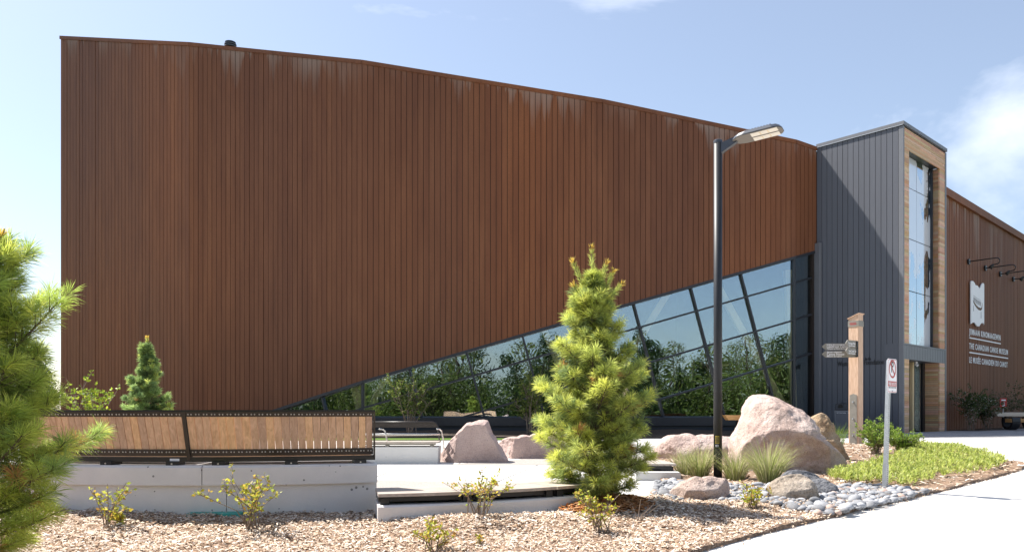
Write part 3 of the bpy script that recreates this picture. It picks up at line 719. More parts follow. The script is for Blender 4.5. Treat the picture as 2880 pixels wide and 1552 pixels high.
q = MB(); q.hexa([gp(-.012, TF, -.012), gp(.155, TF, -.012), gp(.155, TF, .07), gp(-.012, TF, .07)], [gp(-.012, TOPZ - .1, -.012), gp(.155, TOPZ - .1, -.012), gp(.155, TOPZ - .1, .07), gp(-.012, TOPZ - .1, .07)])
q.build('corner_trim', 'slatetrim', tower)
q = MB(); q.hexa([wp(4.20, TF, -.012), wp(4.34, TF, -.012), wp(4.34, TF, .3), wp(4.20, TF, .3)], [wp(4.20, TOPZ - .1, -.012), wp(4.34, TOPZ - .1, -.012), wp(4.34, TOPZ - .1, .3), wp(4.20, TOPZ - .1, .3)])
q.build('corner_trim', 'slatetrim', tower)
q = MB(); lp = [T0 + gn * .035 + WINGN * .035, TL + gn * .035, TL + WINGDIR * 4.4, TR + WINGN * .035 + WINGDIR * .03]
q.hexa([Vector((p.x, p.y, TOPZ - .05)) for p in lp], [Vector((p.x, p.y, TOPZ + .07)) for p in lp]); q.build('tower_coping', 'slatetrim', tower)
q = MB(); lp = [T0 + gn * .045, TL + gn * .045, TL + gn * .02, T0 + gn * .02]
q.hexa([Vector((p.x, p.y, TOPZ - .07)) for p in lp], [Vector((p.x, p.y, TOPZ - .052)) for p in lp]); q.build('drip_edge', 'steel', tower)
# horizontal cedar boards: each course a few boards long, every board its own colour
WIN = (.55, 3.62, EYE + 2.40, EYE + 9.29); BAND = (EYE + 1.86, EYE + 2.40); DOORZ = EYE + 1.86
PAL = [(.60, .40, .26), (.48, .30, .18), (.66, .47, .32), (.38, .22, .13), (.55, .36, .25), (.72, .55, .41), (.46, .32, .25), (.62, .43, .29), (.52, .29, .15), (.64, .50, .41)]
def boards(mb, f, t0, t1, z0, z1, h=.083, d0=0.0, dark=1.0, lmin=1.4, lmax=3.2):
    z = z0
    while z < z1 - .02:
        t = t0; zz = min(z + h - .006, z1)
        while t < t1 - 1e-4:
            e = min(t1, t + random.uniform(lmin, lmax))
            if t1 - e < .15: e = t1
            c = tuple((.5 * x + .5 * m_) * dark * random.uniform(.9, 1.1) for x, m_ in zip(random.choice(PAL), (.58, .335, .175))); o_ = random.uniform(-.004, .004) + d0
            mb.hexa([f(t + .001, z, o_), f(e - .001, z, o_), f(e - .001, z, o_ + .05), f(t + .001, z, o_ + .05)], [f(t + .001, zz, o_), f(e - .001, zz, o_), f(e - .001, zz, o_ + .05), f(t + .001, zz, o_ + .05)], c)
            t = e
        z += h
q = MB()
boards(q, wp, .02, WIN[0], TF, BAND[0]); boards(q, wp, WIN[1], 4.19, TF, BAND[0])
boards(q, wp, .02, WIN[0], BAND[1], WIN[3]); boards(q, wp, WIN[1], 4.19, BAND[1], WIN[3]); boards(q, wp, .02, 4.19, WIN[3], TOPZ - .13)
def jamb(t, z, d): p = T0 + WINGDIR * (WIN[1] + .002 + d) - WINGN * (t + .052); return Vector((p.x, p.y, z))
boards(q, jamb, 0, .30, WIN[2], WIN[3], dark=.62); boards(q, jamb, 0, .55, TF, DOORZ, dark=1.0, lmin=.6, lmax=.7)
o = q.build('cedar_board', 'boards', tower, colors=True); o['kind'] = 'stuff'
q = MB(); q.hexa([wp(.02, BAND[0], .03), wp(4.19, BAND[0], .03), wp(4.19, BAND[0], .66), wp(.02, BAND[0], .66)], [wp(.02, BAND[1], .03), wp(4.19, BAND[1], .03), wp(4.19, BAND[1], .66), wp(.02, BAND[1], .66)]); q.build('door_header', 'slate', tower)
for k in range(16):
    a = .02 + k * 4.17 / 16 + .008; b = .02 + (k + 1) * 4.17 / 16 - .008
    q = MB(); q.hexa([wp(a, BAND[0] - .004, -.004), wp(b, BAND[0] - .004, -.004), wp(b, BAND[0] - .004, .028), wp(a, BAND[0] - .004, .028)], [wp(a, BAND[1] - .05, -.004), wp(b, BAND[1] - .05, -.004), wp(b, BAND[1] - .05, .028), wp(a, BAND[1] - .05, .028)])
    q.build('header_panel', 'slatetrim', tower)
q = MB(); q.hexa([wp(.02, BAND[1] - .045, -.02), wp(4.19, BAND[1] - .045, -.02), wp(4.19, BAND[1] - .045, .3), wp(.02, BAND[1] - .045, .3)], [wp(.02, BAND[1] + .01, -.02), wp(4.19, BAND[1] + .01, -.02), wp(4.19, BAND[1] + .01, .3), wp(.02, BAND[1] + .01, .3)]); q.build('window_sill', 'slatetrim', tower)
q = MB(); q.hexa([wp(WIN[0], WIN[3], .05), wp(WIN[1], WIN[3], .05), wp(WIN[1], WIN[3], .66), wp(WIN[0], WIN[3], .66)], [wp(WIN[0], WIN[3] + .05, .05), wp(WIN[1], WIN[3] + .05, .05), wp(WIN[1], WIN[3] + .05, .66), wp(WIN[0], WIN[3] + .05, .66)]); q.build('window_head', 'mullion', tower)
rows = [WIN[2] + .01, WIN[2] + 2.0, WIN[2] + 3.9, WIN[2] + 5.75, WIN[3]]
for r0, r1 in zip(rows, rows[1:]):
    for c0, c1 in ((WIN[0] + .01, 2.05), (2.05, WIN[1] - .16)):
        q = MB(); j = random.uniform(-.004, .004)
        q.hexa([wp(c0 + .014, r0 + .014, .28), wp(c1 - .014, r0 + .014, .28 + j), wp(c1 - .014, r0 + .014, .30 + j), wp(c0 + .014, r0 + .014, .30)], [wp(c0 + .014, r1 - .014, .28), wp(c1 - .014, r1 - .014, .28 + j), wp(c1 - .014, r1 - .014, .30 + j), wp(c0 + .014, r1 - .014, .30)])
        q.build('pane', 'film', tower)
q = MB(); q.hexa([wp(WIN[0], WIN[2], .33), wp(WIN[1], WIN[2], .33), wp(WIN[1], WIN[2], .36), wp(WIN[0], WIN[2], .36)], [wp(WIN[0], WIN[3], .33), wp(WIN[1], WIN[3], .33), wp(WIN[1], WIN[3], .36), wp(WIN[0], WIN[3], .36)]); q.build('window_backing', 'mullion', tower)
q = MB(); q.hexa([wp(WIN[1] - .16, WIN[2], .20), wp(WIN[1] - .10, WIN[2], .20), wp(WIN[1] - .10, WIN[2], .33), wp(WIN[1] - .16, WIN[2], .33)], [wp(WIN[1] - .16, WIN[3], .20), wp(WIN[1] - .10, WIN[3], .20), wp(WIN[1] - .10, WIN[3], .33), wp(WIN[1] - .16, WIN[3], .33)]); q.build('window_frame', 'mullion', tower)
# glass door with its black frame and pale jamb
q = MB(); q.hexa([wp(.62, TF + .05, .60), wp(3.60, TF + .05, .60), wp(3.60, TF + .05, .62), wp(.62, TF + .05, .62)], [wp(.62, DOORZ, .60), wp(3.60, DOORZ, .60), wp(3.60, DOORZ, .62), wp(.62, DOORZ, .62)]); door = q.build('glass_door', 'glass', tower)
for t0, t1, mt in ((.56, .66, 'black'), (2.28, 2.42, 'glulam'), (2.44, 2.50, 'black'), (3.02, 3.06, 'stainless'), (3.30, 3.55, 'black')):
    q = MB(); q.hexa([wp(t0, TF + .02, .50), wp(t1, TF + .02, .50), wp(t1, TF + .02, .63), wp(t0, TF + .02, .63)], [wp(t0, DOORZ, .50), wp(t1, DOORZ, .50), wp(t1, DOORZ, .63), wp(t0, DOORZ, .63)]); q.build('door_frame', mt, door)
q = MB(); p = wp(2.2, DOORZ - .10, .35); q.tube([p + Vector((0, 0, .1)), p + Vector((0, 0, 0)), p + Vector((.03, -.06, -.05))], [.05, .06, .05], 12); q.build('security_camera', 'white', tower)

# ---- right wing: ribbed rusted wall
def rp(t, z, d=0): p = TR + WINGDIR * t - WINGN * (.14 + d); return Vector((p.x, p.y, z))
WTOP = EYE + 8.55
q = MB(); q.hexa([rp(-.1, TF, .06), rp(30, TF, .06), rp(30, TF, 3), rp(-.1, TF, 3)], [rp(-.1, WTOP, .06), rp(30, WTOP - .6, .06), rp(30, WTOP - .6, 3), rp(-.1, WTOP, 3)])
wing = inv(q.build('wing_wall', 'cavity', bld))
q = MB(); tops = []
for k in range(147):
    a = k * .204 + .02; b = (k + 1) * .204 - .02; zt = WTOP - .02 * a; zo = random.uniform(-.004, .004)
    q.hexa([rp(a, TF, zo), rp(b, TF, zo), rp(b, TF, .05), rp(a, TF, .05)], [rp(a, zt, zo), rp(b, zt, zo), rp(b, zt, .05), rp(a, zt, .05)]); tops += [zt - TF] * 4 + [0] * 4
o = q.build('ribbed_cladding', 'corten', wing); o['kind'] = 'stuff'
at = o.data.attributes.new('topd', 'FLOAT', 'POINT')
for j, v in enumerate(tops): at.data[j].value = v * .4
q = MB(); q.hexa([rp(-.1, WTOP - .1, -.12), rp(30, WTOP - .7, -.12), rp(30, WTOP - .7, .4), rp(-.1, WTOP - .1, .4)], [rp(-.1, WTOP + .20, -.12), rp(30, WTOP - .40, -.12), rp(30, WTOP - .40, .4), rp(-.1, WTOP + .20, .4)])
o = q.build('wing_coping', 'corten', wing)
at = o.data.attributes.new('topd', 'FLOAT', 'POINT')
for j in range(8): at.data[j].value = .9
# ------------------------------------------------------------------ signs on the building
sg = empty('wall_sign', rp(3.14, EYE + 2.0, 0), 0, 'white raised lettering in three languages under a white canoe plaque', 'sign')
def inv2(o, p): o.parent = p; o.matrix_parent_inverse = Matrix.Translation(p.location).inverted(); return o
for body, t0, t1, z in (('JIIMAAN KINOMAAGEWIN', 3.14, 7.47, 3.22), ('THE CANADIAN CANOE MUSEUM', 3.14, 8.6, 2.62), ('LE MUSÉE CANADIEN DU CANOT', 3.14, 8.55, 2.04)):
    me = fit_width(text_mesh(body, .345, .004, spacing=1.22, bold=.006), t1 - t0)
    place_text(me, rp(t0, EYE + z, -.02), WINGDIR, WINGN); lt_ = inv2(link('lettering', me, 'white'), sg); lt_['kind'] = 'stuff'
for t1, z in ((7.47, 3.05), (8.6, 2.44)):
    q = MB(); q.box(rp(3.14, EYE + z, -.015), WINGDIR, WINGN, (0, 0, 1), t1 - 3.14, .02, .05); inv2(q.build('rule', 'white'), sg)
q = MB()
top = [(3.14, 5.40), (3.22, 5.46), (3.42, 5.47), (3.60, 5.42), (3.74, 5.33), (3.95, 5.35), (4.12, 5.30), (4.28, 5.24), (4.42, 5.36), (4.60, 5.50), (4.76, 5.54), (4.88, 5.50)]
bot = [(4.88, 3.74), (4.80, 3.79), (4.62, 3.80), (4.42, 3.74), (4.22, 3.62), (4.0, 3.60), (3.8, 3.66), (3.55, 3.74), (3.35, 3.71), (3.14, 3.64)]
top = [(t, z - .02) for t, z in top]
loop = top + bot
q.hexa([rp(t, EYE + z, -.05) for t, z in loop], [rp(t, EYE + z, -.09) for t, z in loop]); plq = inv2(q.build('plaque', 'white'), sg)
# the canoe on the plaque: hull, paddlers, paddles
q = MB(); hull = [(3.38, 4.66), (3.44, 4.62), (3.62, 4.55), (3.85, 4.47), (4.1, 4.42), (4.35, 4.41), (4.5, 4.44), (4.56, 4.52), (4.62, 4.66), (4.60, 4.52), (4.54, 4.36), (4.35, 4.30), (4.1, 4.31), (3.85, 4.37), (3.62, 4.46), (3.46, 4.54)]
q.hexa([rp(t, EYE + z, -.092) for t, z in hull], [rp(t, EYE + z, -.097) for t, z in hull]); q.build('canoe_hull', 'brownink', plq)
for k in range(9):
    t = 3.48 + k * .115; z = 4.60 - k * .018 + (k > 5) * .02
    q = MB(); sh = [(t - .012, z), (t + .015, z), (t + .03, z + .16), (t + .01, z + .20), (t - .03, z + .17)]
    q.hexa([rp(a, EYE + b, -.092) for a, b in sh], [rp(a, EYE + b, -.096) for a, b in sh])
    hd = [(t + .0 + .018 * math.cos(a), z + .245 + .022 * math.sin(a)) for a in (0, 1.05, 2.1, 3.15, 4.2, 5.25)]
    q.hexa([rp(a, EYE + b, -.092) for a, b in hd], [rp(a, EYE + b, -.096) for a, b in hd]); q.build('paddler', 'inkblack' if k % 2 else 'greyink', plq)
for t, z0, z1 in ((3.44, 4.20, 4.44), (4.44, 3.98, 4.28)):
    q = MB(); sh = [(t - .028, z0), (t + .028, z0), (t + .012, z1), (t - .012, z1)]
    q.hexa([rp(a, EYE + b, -.092) for a, b in sh], [rp(a, EYE + b, -.096) for a, b in sh]); q.build('paddle', 'greyink', plq)
# gooseneck lamps over the sign
lamp_words = ['black gooseneck sign lamp closest to the entrance tower', 'second black gooseneck sign lamp from the entrance tower', 'third black gooseneck sign lamp from the entrance tower', 'fourth black gooseneck sign lamp from the entrance tower']
for k, px in enumerate((2722, 2769, 2811, 2848)):
    u = (px - CX) / F; a = TR - WINGN * .14; t = (u * a.y - a.x) / (WINGDIR.x - u * WINGDIR.y); zz = EYE + 6.22
    lo = empty('gooseneck_lamp', rp(t, zz, 0), 0, lamp_words[k], 'lamp', 'gooseneck lamps above the lettering')
    def gpnt(o_, z_): return rp(t, zz + z_, -o_)
    q = MB(); q.tube([gpnt(0, 0), gpnt(.07, 0)], .12, 16); inv2(q.build('wall_plate', 'black'), lo)
    pts = [gpnt(.05, 0), gpnt(1.05, .02)] + [gpnt(1.05 + .13 * math.sin(a), -.11 + .13 * math.cos(a)) for a in (.5, 1.0, 1.57, 2.1, 2.7)] + [gpnt(.93, -.25)]
    q = MB(); q.tube(pts, .022, 8); inv2(q.build('arm', 'black', smooth=True), lo)
    q = MB(); q.tube([gpnt(.96, -.22), gpnt(.90, -.29), gpnt(.82, -.37)], [.035, .06, .085], 14); inv2(q.build('shade', 'black', smooth=True), lo)
# dark donor lettering on the slate wall
def gtext(body, px0, px1, py, size):
    def tt(px):
        u = (px - CX) / F; a = T0; return (u * a.y - a.x) / (gd.x - u * gd.y)
    ta, tb = tt(px0), tt(px1); me = fit_width(text_mesh(body, size, .008), abs(ta - tb)); p = gp(max(ta, tb), 0, -.012)
    zz = EYE + (HY - py) / F * p.y; place_text(me, Vector((p.x, p.y, zz)), gd * -1, gn); return me
dn = empty('donor_lettering', gp(1.6, EYE + 1.6), 0, 'dark raised donor lettering on the slate grey wall', 'sign')
for body, a, b, y, s in (('Weston', 2356, 2392, 1030, .27), ('Foundation', 2431, 2486, 1026, .27), ('Pr', 2388, 2397, 1016, .16), ('by the', 2434, 2450, 1013, .16)):
    inv2(link('lettering', gtext(body, a, b, y, s), 'ink'), dn)

# ------------------------------------------------------------------ entrance paving (courses of small setts)
PV = [(9.6, 25.45), (13, 25.0), (18, 25.9), (24, 29.6), (30, 36), (33, 42), (28, 42.2), (20.5, 34.8), (17.1, 31.4), (13.86, 28.45), (11.8, 30.4), (11.3, 30.0), (9.7, 27.2)]
def mat_paver():
    m, ns, ls, out = nodes('entrance_setts')
    b = ns.new('ShaderNodeBsdfPrincipled'); b.inputs['Roughness'].default_value = .85; ls.new(b.outputs[0], out.inputs[0])
    tc = ns.new('ShaderNodeTexCoord'); mp = ns.new('ShaderNodeMapping'); mp.inputs['Rotation'].default_value = (0, 0, .76); ls.new(tc.outputs['Object'], mp.inputs[0])
    br = ns.new('ShaderNodeTexBrick'); br.inputs['Scale'].default_value = 1.7; br.inputs['Color1'].default_value = (.36, .35, .35, 1); br.inputs['Color2'].default_value = (.24, .235, .24, 1); br.inputs['Mortar'].default_value = (.12, .12, .12, 1)
    br.inputs['Mortar Size'].default_value = .012; ls.new(mp.outputs[0], br.inputs['Vector']); ls.new(br.outputs['Color'], b.inputs['Base Color'])
    return m
M['paver'] = mat_paver()
sheet('entrance_paving', PV, 'paver', .006, .7)
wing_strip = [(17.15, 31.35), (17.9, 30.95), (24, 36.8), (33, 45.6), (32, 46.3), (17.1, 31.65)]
sheet('wing_planting_strip', [(p[0], p[1]) for p in wing_strip], 'shademulch', .02, .5, None, .05)

# ------------------------------------------------------------------ boulders
def boulder(name, outline, Y, mat, label, depth, scale=2.385, org=(1800, 1050), back=.5, rough=.035, flat=None, sink=.06, box=.75, seed=1, group='boulders round the plaza', freq=2.2):
    pts = [W(org[0] + x / scale, org[1] + y / scale, Y) for x, y in outline]
    cx = sum(p.x for p in pts) / len(pts); cz = sum(p.z for p in pts) / len(pts)
    ang = sorted((math.atan2(p.z - cz, p.x - cx), math.hypot(p.x - cx, p.z - cz)) for p in pts)
    A = np.array([a for a, r in ang]); Rr = np.array([r for a, r in ang])
    A = np.concatenate([A - 2 * math.pi, A, A + 2 * math.pi]); Rr = np.tile(Rr, 3)
    zlo, zhi = min(p.z for p in pts) - cz, max(p.z for p in pts) - cz
    wl_, wr_ = min(p.x for p in pts) - cx, max(p.x for p in pts) - cx
    bev = []
    if flat is not None:
        for nx_, nz_, q0 in ((-.80, .12, Vector((wl_ * .50, flat, 0))), (-.12, .80, Vector((0, flat, zhi * .86)))):
            fd = Vector((nx_, -.58, nz_)).normalized(); bev.append((fd, fd.dot(q0)))
    rf = random.Random(seed * 13); facets = []
    for _ in range(12 if flat is None else 0):
        fd = Vector((rf.uniform(-1.0, 1.0), -rf.uniform(.4, 1.0), rf.uniform(-.3, .55))).normalized()
        ex = max(abs(fd.x) * Rr.mean() * .9, 0) + abs(fd.y) * depth * .62 + max(fd.z, 0) * Rr.mean() * .55
        facets.append((fd, ex * rf.uniform(.70, .98)))
    bm = bmesh.new(); bmesh.ops.create_icosphere(bm, subdivisions=6, radius=1)
    for v in bm.verts:
        d = v.co.normalized(); rho = math.hypot(d.x, d.z); a = math.atan2(d.z, d.x)
        rr = float(np.interp(a, A, Rr)); k = rho ** box
        yy = math.copysign(abs(d.y) ** .9, d.y) * depth
        p = Vector((math.cos(a) * rr * k, yy, math.sin(a) * rr * k))
        if p.y < 0 and flat is None: p.y *= 1.0 - .75 * min(1, max(0, (p.z - zlo) / (zhi - zlo)))
        for fd, fc in facets:
            over = p.dot(fd) - fc
            if over > 0: p -= fd * over * .94
        n1 = noise.fractal(p * freq + Vector((seed * 7.1, 0, 0)), 1.0, 2.0, 6)
        n2 = noise.ridged_multi_fractal(p * freq * .6 + Vector((0, seed * 3.3, 0)), 1.0, 2.0, 4, 1.0, 2.0)
        n4 = noise.fractal(p * freq * 5 + Vector((seed, 0, 0)), .9, 2.0, 5)
        p += d * (n1 * rough + (n2 - 1.2) * rough * .6 + n4 * rough * .28) * (.35 + .65 * min(1, abs(d.y) * 2.5))
        if flat is not None:
            if p.y < flat: p.y = flat + (p.y - flat) * .03
            for fd, fc in bev:
                over = p.dot(fd) - fc - n1 * .03 - n4 * .02
                if over > 0: p -= fd * over * .95
        v.co = p
    me = bpy.data.meshes.new(name); bm.to_mesh(me); bm.free()
    o = link(name, me, mat, None, True); o.location = (cx, Y + depth * back, cz - sink * .3)
    return tag(o, label, 'boulder', group)
boulder('boulder', [(690, 560), (700, 500), (740, 380), (780, 270), (815, 190), (850, 140), (900, 122), (960, 135), (1040, 175), (1110, 220), (1190, 285), (1250, 390), (1330, 480), (1410, 570), (1462, 628), (1400, 690), (1290, 720), (1100, 730), (960, 720), (700, 660)], 12.2, 'granite', 'tallest pink granite boulder, peaked, beside the black lamp post', 1.15, back=.42, seed=2, rough=.055)
boulder('boulder', [(85, 560), (100, 530), (150, 480), (210, 425), (290, 408), (400, 416), (490, 412), (600, 420), (720, 440), (800, 560), (720, 640), (500, 650), (200, 640)], 14.6, 'granite', 'low broad pink boulder behind the ornamental grasses and lamp post', .7, seed=3, rough=.05)
boulder('boulder', [(222, 850), (232, 800), (290, 750), (350, 715), (450, 705), (560, 700), (640, 712), (668, 750), (655, 800), (560, 850), (400, 885), (280, 895)], 8.25, 'granite', 'loaf-shaped pink boulder lying in the river cobbles', .30, seed=4, rough=.03, back=.7)
boulder('boulder', [(905, 790), (915, 750), (960, 700), (1020, 675), (1090, 665), (1160, 680), (1210, 720), (1245, 780), (1262, 850), (1200, 890), (1100, 905), (1000, 890), (930, 830)], 8.15, 'tanstone', 'rounded tan gneiss boulder among the cobbles', .32, seed=5, rough=.045, back=.7)
boulder('boulder', [(965, 700), (1020, 650), (1110, 640), (1180, 650), (1240, 690), (1300, 720), (1350, 760), (1395, 800), (1340, 850), (1250, 860), (1100, 850), (1000, 800)], 8.95, 'darkstone', 'dark blue-grey wedge of rock behind the tan boulder', .26, seed=6, rough=.05, box=.9)
boulder('boulder', [(1150, 320), (1190, 285), (1230, 270), (1270, 275), (1300, 320), (1330, 390), (1370, 450), (1400, 530), (1425, 600), (1330, 640), (1200, 600), (1150, 450)], 14.0, 'ochre', 'ochre and grey rock leaning behind the tallest pink boulder', .4, seed=8, rough=.06, box=.9)
boulder('boulder', [(660, 530), (720, 440), (790, 350), (850, 290), (890, 250), (930, 247), (970, 230), (1060, 230), (1082, 290), (1102, 340), (1150, 420), (1200, 500), (1232, 560), (1180, 640), (1000, 650), (800, 650), (690, 620)], 14.2, 'granitecut', 'upright pink granite slab with a sawn flat face beside the tube-framed bench', .40, 2.862, (1000, 1100), seed=9, rough=.03, flat=-.30, back=.75, box=.35)
boulder('boulder', [(1140, 430), (1190, 385), (1300, 362), (1400, 355), (1480, 335), (1560, 322), (1640, 330), (1700, 420), (1660, 600), (1400, 620), (1225, 610), (1170, 520)], 15.3, 'granitecut', 'long low pink granite block with a sawn face behind the pine', .40, 2.862, (1000, 1100), seed=10, rough=.03, flat=-.30, back=.75, box=.35)

# ------------------------------------------------------------------ river cobbles
COB = [(1838, 1398), (1842, 1362), (1900, 1364), (1960, 1362), (2100, 1372), (2200, 1372), (2330, 1378), (2420, 1373), (2520, 1374), (2602, 1391), (2560, 1405), (2480, 1425), (2370, 1453), (2300, 1452), (2200, 1434), (2120, 1420), (2000, 1414), (1900, 1414)]
CP = [G(*p) for p in COB]; cpoly = [(p.x, p.y) for p in CP]
def in_poly(poly, x, y):
    c = False; j = len(poly) - 1
    for i in range(len(poly)):
        xi, yi = poly[i]; xj, yj = poly[j]
        if (yi > y) != (yj > y) and x < (xj - xi) * (y - yi) / (yj - yi) + xi: c = not c
        j = i
    return c
cob_mesh = []
for k in range(10):
    bm = bmesh.new(); bmesh.ops.create_icosphere(bm, subdivisions=2, radius=1)
    for v in bm.verts:
        d = v.co.copy(); v.co = d * (1 + .22 * noise.noise(d * 1.1 + Vector((k * 5.3, 0, 0))) + .05 * noise.noise(d * 2.6 + Vector((0, k * 3.1, 0))))
    me = bpy.data.meshes.new('river_cobble'); bm.to_mesh(me); bm.free(); me.shade_smooth()
    me.materials.append(M['cobblewarm'] if k in (8, 9) else M['cobble']); cob_mesh.append(me)
BFOOT = [(o.location.x, o.location.y, .86 * max(abs(v.co.x) for v in o.data.vertices), .80 * max(abs(v.co.y) for v in o.data.vertices)) for o in COL.objects if o.name.startswith('boulder') and o.location.y < 9.6]
cand = []; g = np.random.default_rng(21); stones_out = 0
xs_ = [p[0] for p in cpoly]; ys_ = [p[1] for p in cpoly]
tries = 0
while tries < 30000:
    tries += 1
    x = g.uniform(min(xs_), max(xs_)); y = g.uniform(min(ys_), max(ys_))
    if not in_poly(cpoly, x, y) or any(((x - bx_) / rx_) ** 2 + ((y - by_) / ry_) ** 2 < 1 for bx_, by_, rx_, ry_ in BFOOT): continue
    r = .020 + .028 * g.random() ** 1.5
    if tries < 500: r *= 1.45
    if all((x - a) ** 2 + (y - b) ** 2 > (.80 * (r + c)) ** 2 for a, b, c in cand): cand.append((x, y, r))
cand.sort(key=lambda c: -c[2] / c[1])
rest = MB(); restc = []
for i, (x, y, r) in enumerate(cand):
    z = bedz(x, y) + r * .42
    sx, sy, sz = r * g.uniform(.95, 1.35), r * g.uniform(.8, 1.05), r * g.uniform(.55, .75)
    me = cob_mesh[int(g.integers(10)) if g.random() < .45 else int(g.integers(8))]
    if i < 290:
        o = bpy.data.objects.new('river_cobble', me); COL.objects.link(o); o.location = (x, y, z); o.scale = (sx, sy, sz); o.rotation_euler = (g.normal(0, .2), g.normal(0, .2), g.uniform(0, 6.28))
        tag(o, 'smooth rounded river cobble in the stone bed beside the concrete walk', 'cobble', 'river cobbles in the stone bed')
    else:
        m = Matrix.Translation((x, y, z)) @ Matrix.Rotation(g.uniform(0, 6.28), 4, 'Z') @ Matrix.Diagonal((sx, sy, sz, 1)); b0 = len(rest.v)
        rest.v += [tuple(m @ v.co) for v in me.vertices]; rest.c += [(1, 1, 1)] * len(me.vertices); rest.f += [tuple(b0 + j for j in p.vertices) for p in me.polygons]
if rest.v:
    o = rest.build('small_river_cobbles', 'cobble', None, True, fix=False); tag(o, 'small river cobbles filling the gaps of the stone bed', 'cobbles', kind='stuff')

# ------------------------------------------------------------------ seat wall and backed benches (on an arc)
AC = Vector((-3.0, 11.87, 0)); AR = 4.60
def ap(deg, r, z): return Vector((AC.x + r * math.cos(R(deg)), AC.y + r * math.sin(R(deg)), z))
def arc_solid(mb, a0, a1, prof, n=24, cf=ap):
    """prof: list of (radius, z) swept from a0 to a1 degrees"""
    k = len(prof); i0 = len(mb.v)
    for j in range(n + 1):
        d = a0 + (a1 - a0) * j / n
        for r, z in prof: mb.v.append(tuple(cf(d, r, z))); mb.c.append((1, 1, 1))
    for j in range(n):
        for q in range(k):
            p = (q + 1) % k; mb.f.append((i0 + j * k + q, i0 + j * k + p, i0 + (j + 1) * k + p, i0 + (j + 1) * k + q))
    mb.f.append(tuple(range(i0 + k - 1, i0 - 1, -1))); e = i0 + n * k; mb.f.append(tuple(range(e, e + k)))
zt = EYE - .486; zc = EYE - .665
sw = empty('seat_wall', ap(-88, AR, EYE - 1.0), 0, 'curved grey precast concrete seat wall with a thicker top course', 'wall')
for a0, a1 in ((-67.9, -87.4), (-87.5, -108), (-108.1, -130)):
    q = MB(); arc_solid(q, a0, a1, [(AR, zc), (AR, zt - .02), (AR - .02, zt), (AR - .56, zt), (AR - .56, zc)]); inv2(q.build('top_course', 'precast'), sw)
for a0, a1 in ((-67.9, -84.8), (-84.88, -106), (-106.08, -130)):
    q = MB(); arc_solid(q, a0, a1, [(AR - .03, EYE - 1.2), (AR - .03, zc - .0005), (AR - .54, zc - .0005), (AR - .54, EYE - 1.2)]); inv2(q.build('lower_course', 'precast'), sw)
BL = ['backed wooden bench on the seat wall, its free end towards the open plaza', 'backed wooden bench on the seat wall, partly behind the leaning pine']
DS = .866
